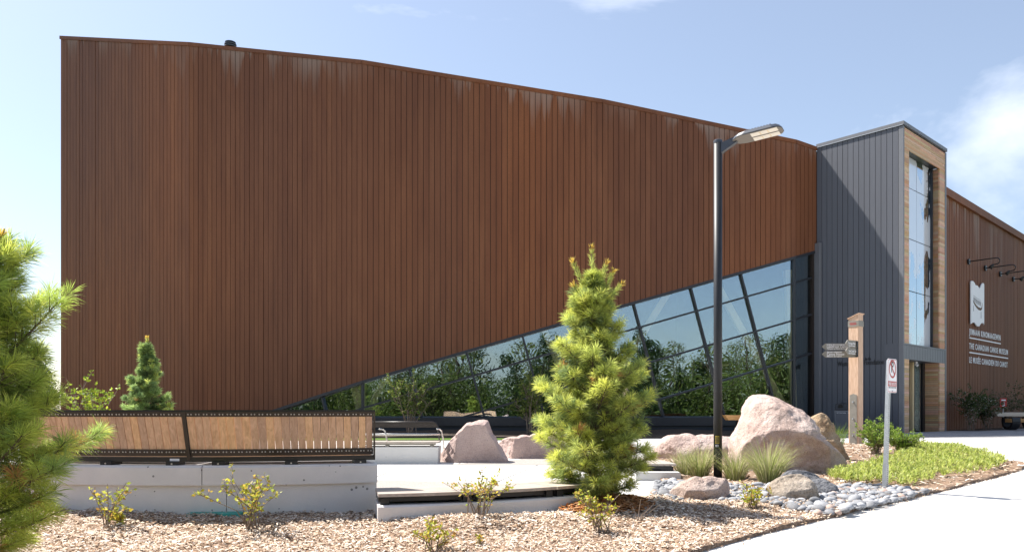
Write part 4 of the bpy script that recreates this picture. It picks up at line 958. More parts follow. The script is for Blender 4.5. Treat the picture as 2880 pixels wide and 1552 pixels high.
for bi, (a0, ns_) in enumerate(((-68.2, 24), (-89.4, 25))):
    a1 = a0 - DS * ns_
    be = empty('backed_bench', ap((a0 + a1) / 2, AR - .2, zt), 0, BL[bi], 'bench', 'backed benches on the seat wall')
    Zt, Zl = EYE + .005, EYE - .40
    def lb(d, r, z):      # the back leans towards the bed, a little less than radially
        if r < 1: return ap(d, r, z)
        p = ap(d, AR - .075, z); e_ = r - (AR - .075); rd = Vector((math.cos(R(d)), math.sin(R(d)), 0)); return p + (rd * .45 + Vector((0, -.55, 0))) * e_
    def lean(z): return AR - .075 + .13 * (z - Zl) / (Zt - Zl)
    for k in range(ns_):
        d0 = a0 - k * DS - .035; d1 = a0 - (k + 1) * DS + .035
        if k == 0: d0 -= .08
        q = MB()
        lo = [lb(d0, lean(Zl), Zl), lb(d1, lean(Zl), Zl), lb(d1, lean(Zl) - .02, Zl), lb(d0, lean(Zl) - .02, Zl)]
        hi = [lb(d0, lean(Zt) - .0, Zt - .012), lb(d1, lean(Zt), Zt - .012), lb(d1, lean(Zt) - .02, Zt - .012), lb(d0, lean(Zt) - .02, Zt - .012)]
        q.hexa(lo, hi); inv2(q.build('back_slat', 'slat'), be)
    for z0, z1, off in ((EYE - .046, Zt, .006), (EYE - .404, EYE - .342, .006)):
        q = MB(); arc_solid(q, a0, a1, [(lean(z0) + .001, z0), (lean(z1) + .001, z1), (lean(z1) + .008, z1), (lean(z0) + .008, z0)], 24, lb); rail_o = inv2(q.build('back_rail', 'blackgloss'), be)
        q = MB()
        for k in range(ns_):
            for f_ in (.3, .7):
                d = a0 - (k + f_) * DS; zm = (z0 + z1) / 2 + (.006 if z1 < EYE - .2 else -.004); p = lb(d, lean(zm) + .006, zm); n_ = (p - lb(d, 0, zm)).normalized()
                q.tube([p, p + n_ * .004, p + n_ * .007], [.0075, .007, .003], 8)
        o = q.build('bolt_heads', 'bolt', rail_o, True); o['kind'] = 'stuff'
    q = MB(); arc_solid(q, a0 + .25, a1 - .25, [(lean(Zt) - .03, Zt - .008), (lean(Zt) - .03, Zt + .010), (lean(Zt) + .014, Zt + .010), (lean(Zt) + .014, Zt - .008)], 24, lb); inv2(q.build('top_rail', 'blackgloss'), be)
    q = MB(); arc_solid(q, a0 + .2, a1 - .2, [(AR - .13, EYE - .456), (AR - .13, EYE - .412), (AR - .06, EYE - .412), (AR - .06, EYE - .456)]); inv2(q.build('bottom_rail', 'blackgloss'), be)
    for d in (a0 + .14, a1 - .14):
        q = MB(); q.hexa([lb(d - .11, lean(Zl) - .06, EYE - .456), lb(d + .11, lean(Zl) - .06, EYE - .456), lb(d + .11, lean(Zl) + .012, EYE - .456), lb(d - .11, lean(Zl) + .012, EYE - .456)], [lb(d - .11, lean(Zt) - .03, Zt + .008), lb(d + .11, lean(Zt) - .03, Zt + .008), lb(d + .11, lean(Zt) + .014, Zt + .008), lb(d - .11, lean(Zt) + .014, Zt + .008)])
        inv2(q.build('end_frame', 'blackgloss'), be)
    for d in (a0 - 1.6, a0 - 9.5, a1 + 3.2):
        q = MB(); q.hexa([ap(d - .7, AR - .20, zt - .004), ap(d + .7, AR - .20, zt - .004), ap(d + .7, AR - .035, zt - .004), ap(d - .7, AR - .035, zt - .004)], [ap(d - .7, AR - .20, EYE - .452), ap(d + .7, AR - .20, EYE - .452), ap(d + .7, AR - .035, EYE - .452), ap(d - .7, AR - .035, EYE - .452)]); inv2(q.build('foot_bracket', 'black'), be)
        p = ap(d, AR - .035, zt + .014); n_ = (p - ap(d, 0, zt + .014)).normalized(); q = MB(); q.tube([p, p + n_ * .006], .008, 8); inv2(q.build('bracket_bolt', 'bolt'), be)
    for k in range(5):
        r0 = AR - .16 - k * .085; q = MB(); arc_solid(q, a0, a1, [(r0, EYE - .43), (r0, EYE - .40), (r0 - .078, EYE - .40), (r0 - .078, EYE - .43)]); inv2(q.build('seat_slat', 'seatwood'), be)
    if bi == 1:
        d = a0 - 1.2; p = ap(d, AR - .059, EYE - .450); q = MB(); arc_solid(q, d - .75, d + .35, [(AR - .0585, EYE - .448), (AR - .0585, EYE - .426), (AR - .057, EYE - .426), (AR - .057, EYE - .448)], 3); inv2(q.build('maker_plate', 'white'), be)

# ------------------------------------------------------------------ low curved benches round the plaza
LC = Vector((-2.06, 11.17, 0)); LR = 4.30
def lp_(deg, r, z): return Vector((LC.x + r * math.cos(R(deg)), LC.y + r * math.sin(R(deg)), z))
def low_bench(a0, a1, mods, label, seat=EYE - .71, ext=0.0, base=EYE - 1.15):
    be = empty('low_bench', lp_((a0 + a1) / 2, LR - .25, base), 0, label, 'bench', 'low curved benches round the plaza')
    q = MB(); arc_solid(q, a0 - ext, a1 + ext * .2, [(LR + .03, base), (LR + .03, seat - .115), (LR + .015, seat - .10), (LR - .56, seat - .10), (LR - .58, base)], 30, lp_); inv2(q.build('concrete_plinth', 'precastpale' if ext else 'precast'), be)
    st = (a1 - a0) / mods
    for m_ in range(mods):
        b0 = a0 + m_ * st + .06; b1 = a0 + (m_ + 1) * st - .06
        for k in range(7):
            r0 = LR - k * .083; q = MB(); arc_solid(q, b0, b1, [(r0, seat - .028), (r0, seat), (r0 - .077, seat), (r0 - .077, seat - .028)], 10, lp_); inv2(q.build('seat_slat', 'seatwood'), be)
        q = MB(); arc_solid(q, b0 + .05, b1 - .05, [(LR - .06, seat - .075), (LR - .06, seat - .028), (LR - .50, seat - .028), (LR - .50, seat - .075)], 10, lp_); inv2(q.build('steel_frame', 'black'), be)
        for d in (b0 + .8, b1 - .8):
            q = MB(); arc_solid(q, d - .5, d + .5, [(LR - .035, seat - .102), (LR - .035, seat - .04), (LR - .2, seat - .04), (LR - .2, seat - .102)], 2, lp_); inv2(q.build('foot_bracket', 'black'), be)
    return be
low_bench(-77.9, -43, 3, 'low backless curved bench that meets the taller seat wall behind the pine')
low_bench(-2.5, 44, 4, 'low backless curved bench ending beside the river cobbles', ext=3.0)

# ------------------------------------------------------------------ tube-framed bench across the plaza
YB = 13.9; zg = gz(-1.8, YB)
x0, x1 = W(990, 0, YB).x, W(1233, 0, YB).x
tb = empty('tube_framed_bench', ((x0 + x1) / 2, YB + .25, zg), 0, 'backed bench with shiny tube frame on a pale concrete block', 'bench')
def zb(y): return EYE + (HY - y) / F * YB
q = MB(); q.hexa([(x0, YB + .03, zg - .1), (x1 - .02, YB + .03, zg - .1), (x1 - .02, YB + .55, zg - .1), (x0, YB + .55, zg - .1)], [(x0, YB, zb(1256)), (x1, YB, zb(1256)), (x1, YB + .55, zb(1256)), (x0, YB + .55, zb(1256))]); inv2(q.build('concrete_block', 'precastpale', bevel=.008), tb)
xm = W(1088, 0, YB).x
for xa, xb in ((x0, xm - .004), (xm + .004, W(1153, 0, YB).x - .003), (W(1153, 0, YB).x + .003, x1)):
    for k in range(5):
        q = MB(); q.box((xa, YB - .02 + k * .115, zb(1246)), (1, 0, 0), (0, 1, 0), (0, 0, 1), xb - xa, .108, .03); inv2(q.build('seat_slat', 'seatwood'), tb)
q = MB(); q.box((x0, YB + .02, zb(1251)), (1, 0, 0), (0, 1, 0), (0, 0, 1), x1 - x0 - .05, .06, zb(1246.2) - zb(1251)); inv2(q.build('seat_rail', 'zinc'), tb)
for px in (1088, 1214):
    x = W(px, 0, YB).x; q = MB(); q.box((x - .03, YB + .02, zb(1256) - .002), (1, 0, 0), (0, 1, 0), (0, 0, 1), .06, .10, zb(1250) - zb(1256) + .004); inv2(q.build('foot_bracket', 'zinc'), tb)
yb = YB + .62
def wb(px, py, y=yb): return Vector(((px - CX) / F * YB, y, zb(py)))
q = MB(); q.tube([wb(1000, 1187.5), wb(1206, 1187.5), wb(1215, 1190), wb(1221, 1198), wb(1223.5, 1210), wb(1225, 1223), wb(1226, 1240)], .013, 8); inv2(q.build('back_tube', 'blackgloss', None, True), tb)
q = MB(); q.tube([wb(1000, 1223, yb - .02), wb(1228, 1223, yb - .02)], .018, 8); inv2(q.build('cross_tube', 'stainless', None, True), tb)
q = MB(); q.box(wb(1000, 1203.5, yb), (1, 0, 0), (0, 1, 0), (0, 0, 1), wb(1218, 0).x - wb(1000, 0).x, .02, zb(1188.5) - zb(1203.5)); inv2(q.build('back_board', 'blackgloss'), tb)
for px in (1062, 1228):
    q = MB(); q.tube([wb(px - 4, 1207, yb - .30), wb(px + 1, 1208, yb - .1), wb(px + 5, 1214, yb), wb(px + 7, 1224, yb + .02), wb(px + 10, 1242, yb + .04), wb(px + 11, 1256, yb + .05), wb(px + 11, 1300, yb + .05)], .013, 8); inv2(q.build('arm_tube', 'stainless', None, True), tb)

# ------------------------------------------------------------------ heavy timber benches on ring legs
def timber_bench(loc, rz, length, label, pale):
    be = empty('timber_bench', loc, rz, label, 'bench')
    def P(x, y, z): return Vector((x, y, z))
    q = MB(); q.hexa([P(0, 0, .56), P(length, 0, .56), P(length, .30, .56), P(0, .30, .56)], [P(-.12, 0, .72), P(length + .12, 0, .72), P(length + .12, .30, .72), P(-.12, .30, .72)]); o = q.build('upper_beam', pale, be, bevel=.008)
    q = MB(); q.box(P(.25, -.42, .32), (1, 0, 0), (0, 1, 0), (0, 0, 1), length - .1, .36, .15); q.build('seat_beam', 'benchwood', be, bevel=.008)
    for x in (.45, length * .55, length - .45):
        q = MB(); pts = []
        for a in range(150, 391, 15): pts.append(P(x, -.14 + .33 * math.cos(R(a)), .36 + .34 * math.sin(R(a))))
        for k in range(len(pts) - 1):
            a, b = pts[k], pts[k + 1]; c = P(x, -.14, .36); ai = c + (a - c) * .72; bi_ = c + (b - c) * .72
            dx = Vector((.17, 0, 0)); q.hexa([a - dx, b - dx, bi_ - dx, ai - dx], [a + dx, b + dx, bi_ + dx, ai + dx])
        q.build('ring_leg', 'black', be)
        q = MB(); q.box(P(x - .05, .06, .44), (1, 0, 0), (0, 1, 0), (0, 0, 1), .10, .10, .125); q.build('bracket', 'black', be)
    q = MB(); q.box(P(length - .22, -.003, .62), (1, 0, 0), (0, 1, 0), (0, 0, 1), .16, .006, .05); q.build('name_plate', 'zinc', be)
    return be
p = GX(2050, 25.2); timber_bench((p.x, p.y, p.z), R(6), 2.0, 'golden timber bench on black ring legs in front of the glazing', 'benchwood')
p = Vector((rp(2.7, 0, -1.2))); timber_bench((p.x, p.y, gz(p.x, p.y)), math.atan2(WINGDIR.y, WINGDIR.x) - .78 + .1, 2.4, 'timber bench with a pale planed top beam below the wall sign', 'benchpale')

# ------------------------------------------------------------------ lamp post
YL = 11.0; pl = GX(2019, YL); pl.z = bedz(pl.x, pl.y) - .02
LPS = 23.5 / F * YL / 2
def zl(py): return EYE + (HY - py) / F * YL
lpo = empty('lamp_post', pl, 0, 'tall black lamp post with a flat area light head', 'street lamp')
topz = zl(397)
q = MB(); q.tube([(pl.x, pl.y, pl.z - .1), (pl.x, pl.y, topz)], LPS, 24); inv2(q.build('pole', 'polepaint', None, True), lpo)
q = MB(); q.tube([(pl.x, pl.y, topz - .03), (pl.x, pl.y, topz + .004), (pl.x, pl.y, topz + .012)], [LPS * 1.06, LPS * 1.06, LPS * .9], 24); inv2(q.build('pole_cap', 'fixture'), lpo)
hd_dir = Vector((.88, -.47, 0)).normalized(); hd_s = Vector((.47, .88, 0)).normalized()
tilt = .10
def hp(l, s_, z): return Vector((pl.x, pl.y, zl(410))) + hd_dir * l + hd_s * s_ + Vector((0, 0, z + tilt * l))
q = MB(); q.hexa([hp(.05, -.035, -.12), hp(.05, .035, -.12), hp(.05, .035, .02), hp(.05, -.035, .02)], [hp(.26, -.035, -.02), hp(.26, .035, -.02), hp(.26, .035, .06), hp(.26, -.035, .06)]); inv2(q.build('arm', 'fixture'), lpo)
outl = [(.20, -.06), (.27, -.15), (.36, -.185), (.75, -.185), (.83, -.15), (.86, -.08), (.86, .08), (.83, .15), (.75, .185), (.36, .185), (.27, .15), (.20, .06)]
q = MB(); q.hexa([hp(a, b, .0) for a, b in outl], [hp(a + (.04 if a < .4 else -.05), b * .82, .055) for a, b in outl]); head = inv2(q.build('lamp_head', 'fixture', bevel=.008), lpo)
q = MB(); q.hexa([hp(.21 + (a - .20) * .97, b * .93, -.006) for a, b in outl], [hp(.21 + (a - .20) * .97, b * .93, -.0005) for a, b in outl]); q.build('head_underside', 'fixunder', head)
for s_ in (-.09, .09):
    q = MB(); q.hexa([hp(a, s_ + b, -.011) for a, b in ((.46, -.068), (.80, -.068), (.80, .068), (.46, .068))], [hp(a, s_ + b, -.0065) for a, b in ((.46, -.068), (.80, -.068), (.80, .068), (.46, .068))]); q.build('light_panel', 'led', head, bevel=.002)
    for a in (.58, .68):
        for b in (-.03, .03):
            q = MB(); q.tube([hp(a, s_ + b, -.0115), hp(a, s_ + b, -.013)], .012, 8); q.build('light_chip', 'ledspot', head)
for k in range(9):
    q = MB(); q.hexa([hp(.40 + k * .038, -.14, .045), hp(.415 + k * .038, -.14, .045), hp(.415 + k * .038, .14, .045), hp(.40 + k * .038, .14, .045)], [hp(.40 + k * .038, -.13, .068), hp(.415 + k * .038, -.13, .068), hp(.415 + k * .038, .13, .068), hp(.40 + k * .038, .13, .068)]); q.build('cooling_fin', 'fixture', head)
q = MB(); q.cbox((pl.x - .008, pl.y - LPS - .012, zl(1275)), .075, .035, zl(1260) - zl(1289)); inv2(q.build('hand_hole_cover', 'black', bevel=.006), lpo)
q = MB(); q.tube([(pl.x - .008, pl.y - LPS - .03, zl(1275)), (pl.x - .008, pl.y - LPS - .033, zl(1275))], .007, 8); inv2(q.build('cover_screw', 'bolt'), lpo)
def wrap(name, mat, z0, z1, a0, a1, r): # label wrapped on the pole
    q = MB()
    for k in range(6):
        t0 = a0 + (a1 - a0) * k / 6; t1 = a0 + (a1 - a0) * (k + 1) / 6
        q.quad([(pl.x + r * math.sin(t0), pl.y - r * math.cos(t0), z0), (pl.x + r * math.sin(t1), pl.y - r * math.cos(t1), z0), (pl.x + r * math.sin(t1), pl.y - r * math.cos(t1), z1), (pl.x + r * math.sin(t0), pl.y - r * math.cos(t0), z1)])
    return inv2(q.build(name, mat), lpo)
wrap('warning_label', 'yellow', zl(1246), zl(1225), -.85, .05, LPS + .001)
wrap('warning_text_block', 'inkblack', zl(1244.6), zl(1226.5), -.78, -.02, LPS + .0018)
for k in range(5): wrap('warning_line', 'yellow', zl(1229 + k * 3.3), zl(1228.2 + k * 3.3), -.68, -.12, LPS + .0026)
for k in range(2): wrap('maker_line', 'white', zl(1251 + k * 4), zl(1249.6 + k * 4), -.85, -.05, LPS + .001)

# ------------------------------------------------------------------ no parking sign on a perforated post
YS = 9.95; ps = GX(2489, YS); ps.z = bedz(ps.x, ps.y) - .03
def zs(py): return EYE + (HY - py) / F * YS
so = empty('parking_sign', ps, 0, 'white and red no parking fire route sign on a perforated steel post', 'sign')
rs = R(38); top_dx = (2500 - 2489) / F * YS
ux = Vector((math.cos(rs), math.sin(rs), 0)); uy = Vector((-math.sin(rs), math.cos(rs), 0))
zb0, zb1 = ps.z - .1, zs(1012); hp_ = .044
def post_pt(a, b, z):
    k = (z - ps.z) / (zb1 - ps.z); return Vector((ps.x + top_dx * k, ps.y, z)) + ux * a + uy * b
q = MB(); q.hexa([post_pt(a, b, zb0) for a, b in ((-.022, -.022), (.022, -.022), (.022, .022), (-.022, .022))], [post_pt(a, b, zb1) for a, b in ((-.022, -.022), (.022, -.022), (.022, .022), (-.022, .022))]); post = inv2(q.build('post', 'steel'), so)
q = MB(); q.hexa([post_pt(a, b, zb0) for a, b in ((-.026, -.026), (.026, -.026), (.026, .026), (-.026, .026))], [post_pt(a, b, zs(1306)) for a, b in ((-.026, -.026), (.026, -.026), (.026, .026), (-.026, .026))]); inv2(q.build('post_sleeve', 'steel'), so)
q = MB(); z = ps.z + .05
while z < zs(1110):
    e = .0263 if z < zs(1306) else .0223
    for f_ in (0, 1):
        pts_o = []
        for a in range(6):
            t = a * math.pi / 3; c_, s_ = .0065 * math.cos(t), .0065 * math.sin(t)
            pts_o.append(post_pt(c_, -e, z + s_) if f_ == 0 else post_pt(e, c_, z + s_))
        nrm = (-uy if f_ == 0 else ux) * .0006
        q.hexa(pts_o, [p + nrm for p in pts_o])
    z += .0254
o = inv2(q.build('perforations', 'inkblack'), so); o['kind'] = 'stuff'
# the plate, seen at a steep angle
sa = R(45); sx_ = Vector((math.cos(sa), math.sin(sa), 0)); sn = Vector((sx_.y, -sx_.x, 0))
if sn.dot(Vector((0, -1, 0))) < 0: sn = -sn
sx_ = Vector((-sn.y, sn.x, 0)); 
if sx_.x < 0: sx_ = -sx_
sc0 = post_pt(0, 0, (zs(1009) + zs(1104)) / 2) + sn * .036 + sx_ * .02
PWd, PH = .30, zs(1009) - zs(1104)
def spt(a, b, d=0): return sc0 + sx_ * (a * PWd) + Vector((0, 0, b * PH)) + sn * d
def rrect(w, h, r, n=5):
    out = []
    for cx_, cy_, a0 in ((w - r, h - r, 0), (-w + r, h - r, 90), (-w + r, -h + r, 180), (w - r, -h + r, 270)):
        for k in range(n + 1): t = R(a0 + 90 * k / n); out.append((cx_ + r * math.cos(t), cy_ + r * math.sin(t)))
    return out
def splate(name, w, h, r, d0, d1, mat, dy=0):
    lp = rrect(w, h, r); q = MB(); q.hexa([sc0 + sx_ * a + Vector((0, 0, b + dy)) + sn * d0 for a, b in lp], [sc0 + sx_ * a + Vector((0, 0, b + dy)) + sn * d1 for a, b in lp]); return inv2(q.build(name, mat), so)
plate_o = splate('sign_plate', .15, PH / 2, .03, 0, .003, 'white')
splate('border', .143, PH / 2 - .008, .026, .003, .0035, 'red'); splate('sign_face', .136, PH / 2 - .015, .022, .0035, .004, 'white')
splate('red_panel', .136, PH * .075, .002, .004, .0045, 'red', -PH * .235)
def sring(r0, r1, mat, d, dy, name):
    q = MB(); n = 32
    for k in range(n):
        t0, t1 = 2 * math.pi * k / n, 2 * math.pi * (k + 1) / n
        q.quad([sc0 + sx_ * (r * math.cos(t)) + Vector((0, 0, r * math.sin(t) + dy)) + sn * d for r, t in ((r0, t0), (r1, t0), (r1, t1), (r0, t1))])
    return q.build(name, mat, plate_o)
def stext(body, w, size, dy, mat, d, name='lettering', bold=0):
    me = fit_width(text_mesh(body, size, .0003, bold=bold), w); pl_ = sc0 + Vector((0, 0, dy)) + sn * d
    sgn = 1 if sx_.cross(Vector((0, 0, 1))).dot(sn) > 0 else -1
    place_text(me, pl_ - sx_ * sgn * w / 2, sx_, sn); return link(name, me, mat, plate_o)
stext('P', .075, .19, PH * .115, 'inkblack', .005, bold=.004)
sring(.090, .112, 'red', .0058, PH * .20, 'prohibition_ring')
q = MB(); cc = sc0 + Vector((0, 0, PH * .20)) + sn * .0064
sgn = 1 if sx_.cross(Vector((0, 0, 1))).dot(sn) > 0 else -1
d1 = (sx_ * -sgn * .70 + Vector((0, 0, .70))).normalized(); d2 = (sx_ * sgn * .70 + Vector((0, 0, .70))).normalized()
q.quad([cc - d1 * .098 - d2 * .011, cc - d1 * .098 + d2 * .011, cc + d1 * .098 + d2 * .011, cc + d1 * .098 - d2 * .011]); q.build('prohibition_bar', 'red', plate_o)
stext('FIRE ROUTE', .25, .055, -PH * .235 - .02, 'white', .0052, bold=.001)
stext('VEHICLES WILL BE TOWED', .24, .030, -PH * .37, 'inkblack', .0045)
for b in (.44, -.45):
    q = MB(); p = spt(0, b, .004); q.tube([p, p + sn * .006], .008, 8); inv2(q.build('bolt', 'steel'), so)
    q = MB(); p = spt(-.5 * 0, b, -.002); q.tube([p, p - sn * .05], .006, 6); inv2(q.build('fixing', 'steel'), so)

# ------------------------------------------------------------------ timber wayfinding post
YW = 20.0; pw = GX(2407, YW); pw.z = bedz(pw.x, pw.y) - .05
def zw(py): return EYE + (HY - py) / F * YW
wo = empty('wayfinding_post', pw, 0, 'squared pale timber post with grey direction signs and a steel foot plate', 'signpost')
rw = R(-28); ax = Vector((math.cos(rw), math.sin(rw), 0)); ay = Vector((-math.sin(rw), math.cos(rw), 0)); hw = .125
# front face turned to the left, narrow side face to the right
ax = Vector((.93, .37, 0)).normalized() if False else Vector((.66, -.75, 0)).normalized(); ay = Vector((.75, .66, 0)).normalized()
def pp(a, b, z): return Vector((pw.x, pw.y, z)) + ax * a + ay * b
q = MB(); sq = [(-hw, -hw), (hw, -hw), (hw, hw), (-hw, hw)]
q.hexa([pp(a, b, pw.z) for a, b in sq], [pp(a, b, zw(884) if a > 0 else zw(896)) for a, b in sq]); inv2(q.build('post', 'timber', bevel=.006), wo)
q = MB(); e = hw + .025; sq2 = [(-e, -e), (e, -e), (e, e), (-e, e)]
q.hexa([pp(a, b, (zw(883.8) if a > 0 else zw(897.2))) for a, b in sq2], [pp(a, b, (zw(882) if a > 0 else zw(895.4))) for a, b in sq2]); inv2(q.build('cap', 'timber'), wo)
q = MB(); e = hw + .012; sq3 = [(-e, -e), (e, -e), (e, e), (-e, e)]
q.hexa([pp(a, b, zw(919)) for a, b in sq3], [pp(a, b, zw(903)) for a, b in sq3]); inv2(q.build('metal_band', 'zinc'), wo)
for k in range(8):  # red canoe mark on the band
    q = MB(); q.box(pp(-.085 + k * .021, -e - .003, zw(913)), ax, ay, (0, 0, 1), .007, .002, zw(907) - zw(913)); inv2(q.build('red_mark', 'red'), wo)
q = MB(); q.hexa([pp(a, -e - .003, z) for a, z in ((-.10, zw(912)), (-.06, zw(914)), (.06, zw(914)), (.10, zw(911)), (.06, zw(912.5)), (-.06, zw(912.5)))], [pp(a, -e - .001, z) for a, z in ((-.10, zw(912)), (-.06, zw(914)), (.06, zw(914)), (.10, zw(911)), (.06, zw(912.5)), (-.06, zw(912.5)))]); inv2(q.build('red_mark', 'red'), wo)
q = MB(); fpz = [(-.09, pw.z + .01), (.09, pw.z + .01), (.09, zw(1111)), (0, zw(1107)), (-.09, zw(1111))]
q.hexa([pp(a, -hw - .012, z) for a, z in fpz], [pp(a, -hw + .002, z) for a, z in fpz]); inv2(q.build('foot_plate', 'zinc'), wo)
for y in (1130, 1177, 1224):
    p = pp(0, -hw - .012, zw(y)); q = MB(); q.tube([p, p - ay * .03], .018, 10); inv2(q.build('bolt', 'steel'), wo)
def finger(py0, py1, length, dirv, lines, standoff, name='direction_sign'):
    dirv = Vector(dirv).normalized(); zz0, zz1 = zw(py1), zw(py0); zm = (zz0 + zz1) / 2
    o0 = pp(hw * .9, -hw - standoff, 0); nrm = Vector((dirv.y, -dirv.x, 0)); nrm = nrm if nrm.y < 0 else -nrm
    shp = [(0, zz0), (0, zz1), (length - .09, zz1), (length, zm), (length - .09, zz0)]
    q = MB(); q.hexa([o0 + dirv * a + Vector((0, 0, z)) for a, z in shp], [o0 + dirv * a + Vector((0, 0, z)) - nrm * .012 for a, z in shp]); s = inv2(q.build(name, 'zinc'), wo)
    H = zz1 - zz0
    for body, w, sz, fy in lines:
        me = fit_width(text_mesh(body, sz, .001, bold=.001), w); place_text(me, o0 + dirv * (length - .12) + Vector((0, 0, zz0 + H * fy)) + nrm * .004, dirv, nrm); link('lettering', me, 'white', s)
    q = MB(); q.box(o0 - dirv * .01 + Vector((0, 0, zz0 + .01)), dirv, nrm, (0, 0, 1), .06, .02, H - .02); q.build('sign_bracket', 'black', s)
fwd = (-.995, .05, 0)
finger(967, 985, .86, fwd, [('kojiing kinoomaagegamig', .50, .05, .74), ('Lakefront Campus', .56, .085, .34), ('Campus au Bord du Lac', .46, .05, .08)], .02)
finger(988, 1006, .86, fwd, [('jiimaan wiigwaam', .36, .05, .74), ('Canoe House', .42, .085, .34), ('Maison du Canot', .36, .05, .08)], .02)
fw2 = (-.80, -.60, 0)
finger(960, 979, .52, fw2, [('Portage Path', .30, .075, .40), ('Chemin de Portage', .28, .042, .12)], .03)
finger(981, 1000, .52, fw2, [('Trans Canada Trail', .34, .075, .40), ('Sentier Transcanadien', .30, .042, .12)], .03)

# ------------------------------------------------------------------ litter bin
YBn = 28.2; pb = GX(2387, YBn)
bo = empty('litter_bin', pb, R(-40), 'dark grey two-opening recycling and trash bin against the slate wall', 'bin')
q = MB(); q.hexa([(-.36, -.30, .10), (.36, -.30, .10), (.36, .30, .10), (-.36, .30, .10)], [(-.40, -.30, .80), (.40, -.30, .80), (.40, .30, .80), (-.40, .30, .80)]); q.build('body', 'slatetrim', bo, bevel=.02)
q = MB(); q.hexa([(-.40, -.30, .803), (.40, -.30, .803), (.40, .30, .803), (-.40, .30, .803)], [(-.38, -.24, 1.04), (.38, -.24, 1.04), (.38, .28, 1.06), (-.38, .28, 1.06)]); q.build('hood', 'black', bo, bevel=.03)
q = MB(); q.box((-.34, -.312, .14), (1, 0, 0), (0, 1, 0), (0, 0, 1), .66, .012, .62); q.build('door', 'slate', bo)
for x in (-.19, .19):
    q = MB(); q.tube([(x, -.288, .92), (x, -.262, .925)], .09, 18); q.build('opening', 'inkblack', bo)
me = text_mesh('BOTTLES/CANS', .045, .001); me.transform(Matrix.Translation((-.31, -.3135, .70)) @ Matrix.Rotation(R(90), 4, 'X')); link('lettering', me, 'white', bo)
me = text_mesh('TRASH', .045, .001); me.transform(Matrix.Translation((.06, -.3135, .70)) @ Matrix.Rotation(R(90), 4, 'X')); link('lettering', me, 'white', bo)
for x in (-.32, .32):
    for y in (-.24, .24):
        q = MB(); q.tube([(x, y, -.02), (x, y, .12)], .02, 8); q.build('leg', 'black', bo)
# teal valve lid in the mulch
p = G(603, 1462); tz = bedz(p.x, p.y)
q = MB(); q.hexa([(p.x - .25, p.y - .04, tz - .05), (p.x + .25, p.y - .04, tz - .05), (p.x + .25, p.y + .2, tz - .05), (p.x - .25, p.y + .2, tz - .05)], [(p.x - .24, p.y - .03, tz + .02), (p.x + .24, p.y - .03, tz + .02), (p.x + .24, p.y + .2, tz + .03), (p.x - .24, p.y + .2, tz + .03)])
o = q.build('valve_box_lid', 'teal', None, bevel=.006); tag(o, 'teal plastic valve box lid sunk in the mulch', 'lid')
# red standpipe marker by the wing wall
p = rp(5.9, TF, -.5); so2 = empty('hydrant_marker', (p.x, p.y, TF), 0, 'red fire connection marker plate standing in the wing planting', 'marker')
q = MB(); q.box((-.09, 0, .95), (1, 0, 0), (0, 1, 0), (0, 0, 1), .30, .02, .42); q.build('plate', 'red', so2)
q = MB(); q.tube([(.06, .03, 0), (.06, .03, 1.3)], .02, 8); q.build('stake', 'steel', so2)
for k, (z, w) in enumerate(((1.25, .18), (1.12, .10), (1.02, .12))):
    q = MB(); q.box((.06 - w / 2, -.004, z), (1, 0, 0), (0, 1, 0), (0, 0, 1), w, .004, .06); q.build('print', 'white', so2)

# ------------------------------------------------------------------ vegetation
def orth(d):
    d = d / np.linalg.norm(d); a = np.cross(d, (0, 0, 1.0))
    if np.linalg.norm(a) < 1e-3: a = np.array((1.0, 0, 0))
    a /= np.linalg.norm(a); return d, a, np.cross(d, a)
class Needles:
    def __init__(s, g): s.g = g; s.V = []; s.C = []
    def tuft(s, p, d, n, L, col, spread=(.35, 1.25), back=.05, w=.0034, tip=None):
        g = s.g; d, a, b = orth(np.asarray(d, float)); th = g.uniform(0, 6.283, n); an = g.uniform(*spread, n)
        dr = np.cos(an)[:, None] * d + np.sin(an)[:, None] * (np.cos(th)[:, None] * a + np.sin(th)[:, None] * b)
        st = np.asarray(p)[None] - d[None] * (g.random(n) * back)[:, None]
        ln = L * g.uniform(.7, 1.1, n)[:, None]
        side = np.cross(dr, g.normal(size=(n, 3))); side /= np.linalg.norm(side, axis=1)[:, None] + 1e-9
        en = st + dr * ln; en[:, 2] -= (ln[:, 0] * .10)
        mid = st + dr * ln * .55
        v = np.stack([st, mid - side * w * .9, mid + side * w * .9, en], 1)
        c = np.asarray(col)[None] * g.uniform(.78, 1.22, (n, 1)); ce = c if tip is None else c * .5 + np.asarray(tip)[None] * .5
        s.V.append(v.reshape(-1, 3)); s.C.append(np.stack([c * .8, c, c, ce * 1.05], 1).reshape(-1, 3))
    def build(s, name, parent):
        V = np.concatenate(s.V); C = np.concatenate(s.C); i = np.arange(len(V) // 4)[:, None] * 4
        T = np.concatenate([i + np.array([[0, 1, 2]]), i + np.array([[1, 3, 2]])])
        return np_mesh(name, V, T, np.clip(C * 2.8, 0, .8), 'needles', parent)
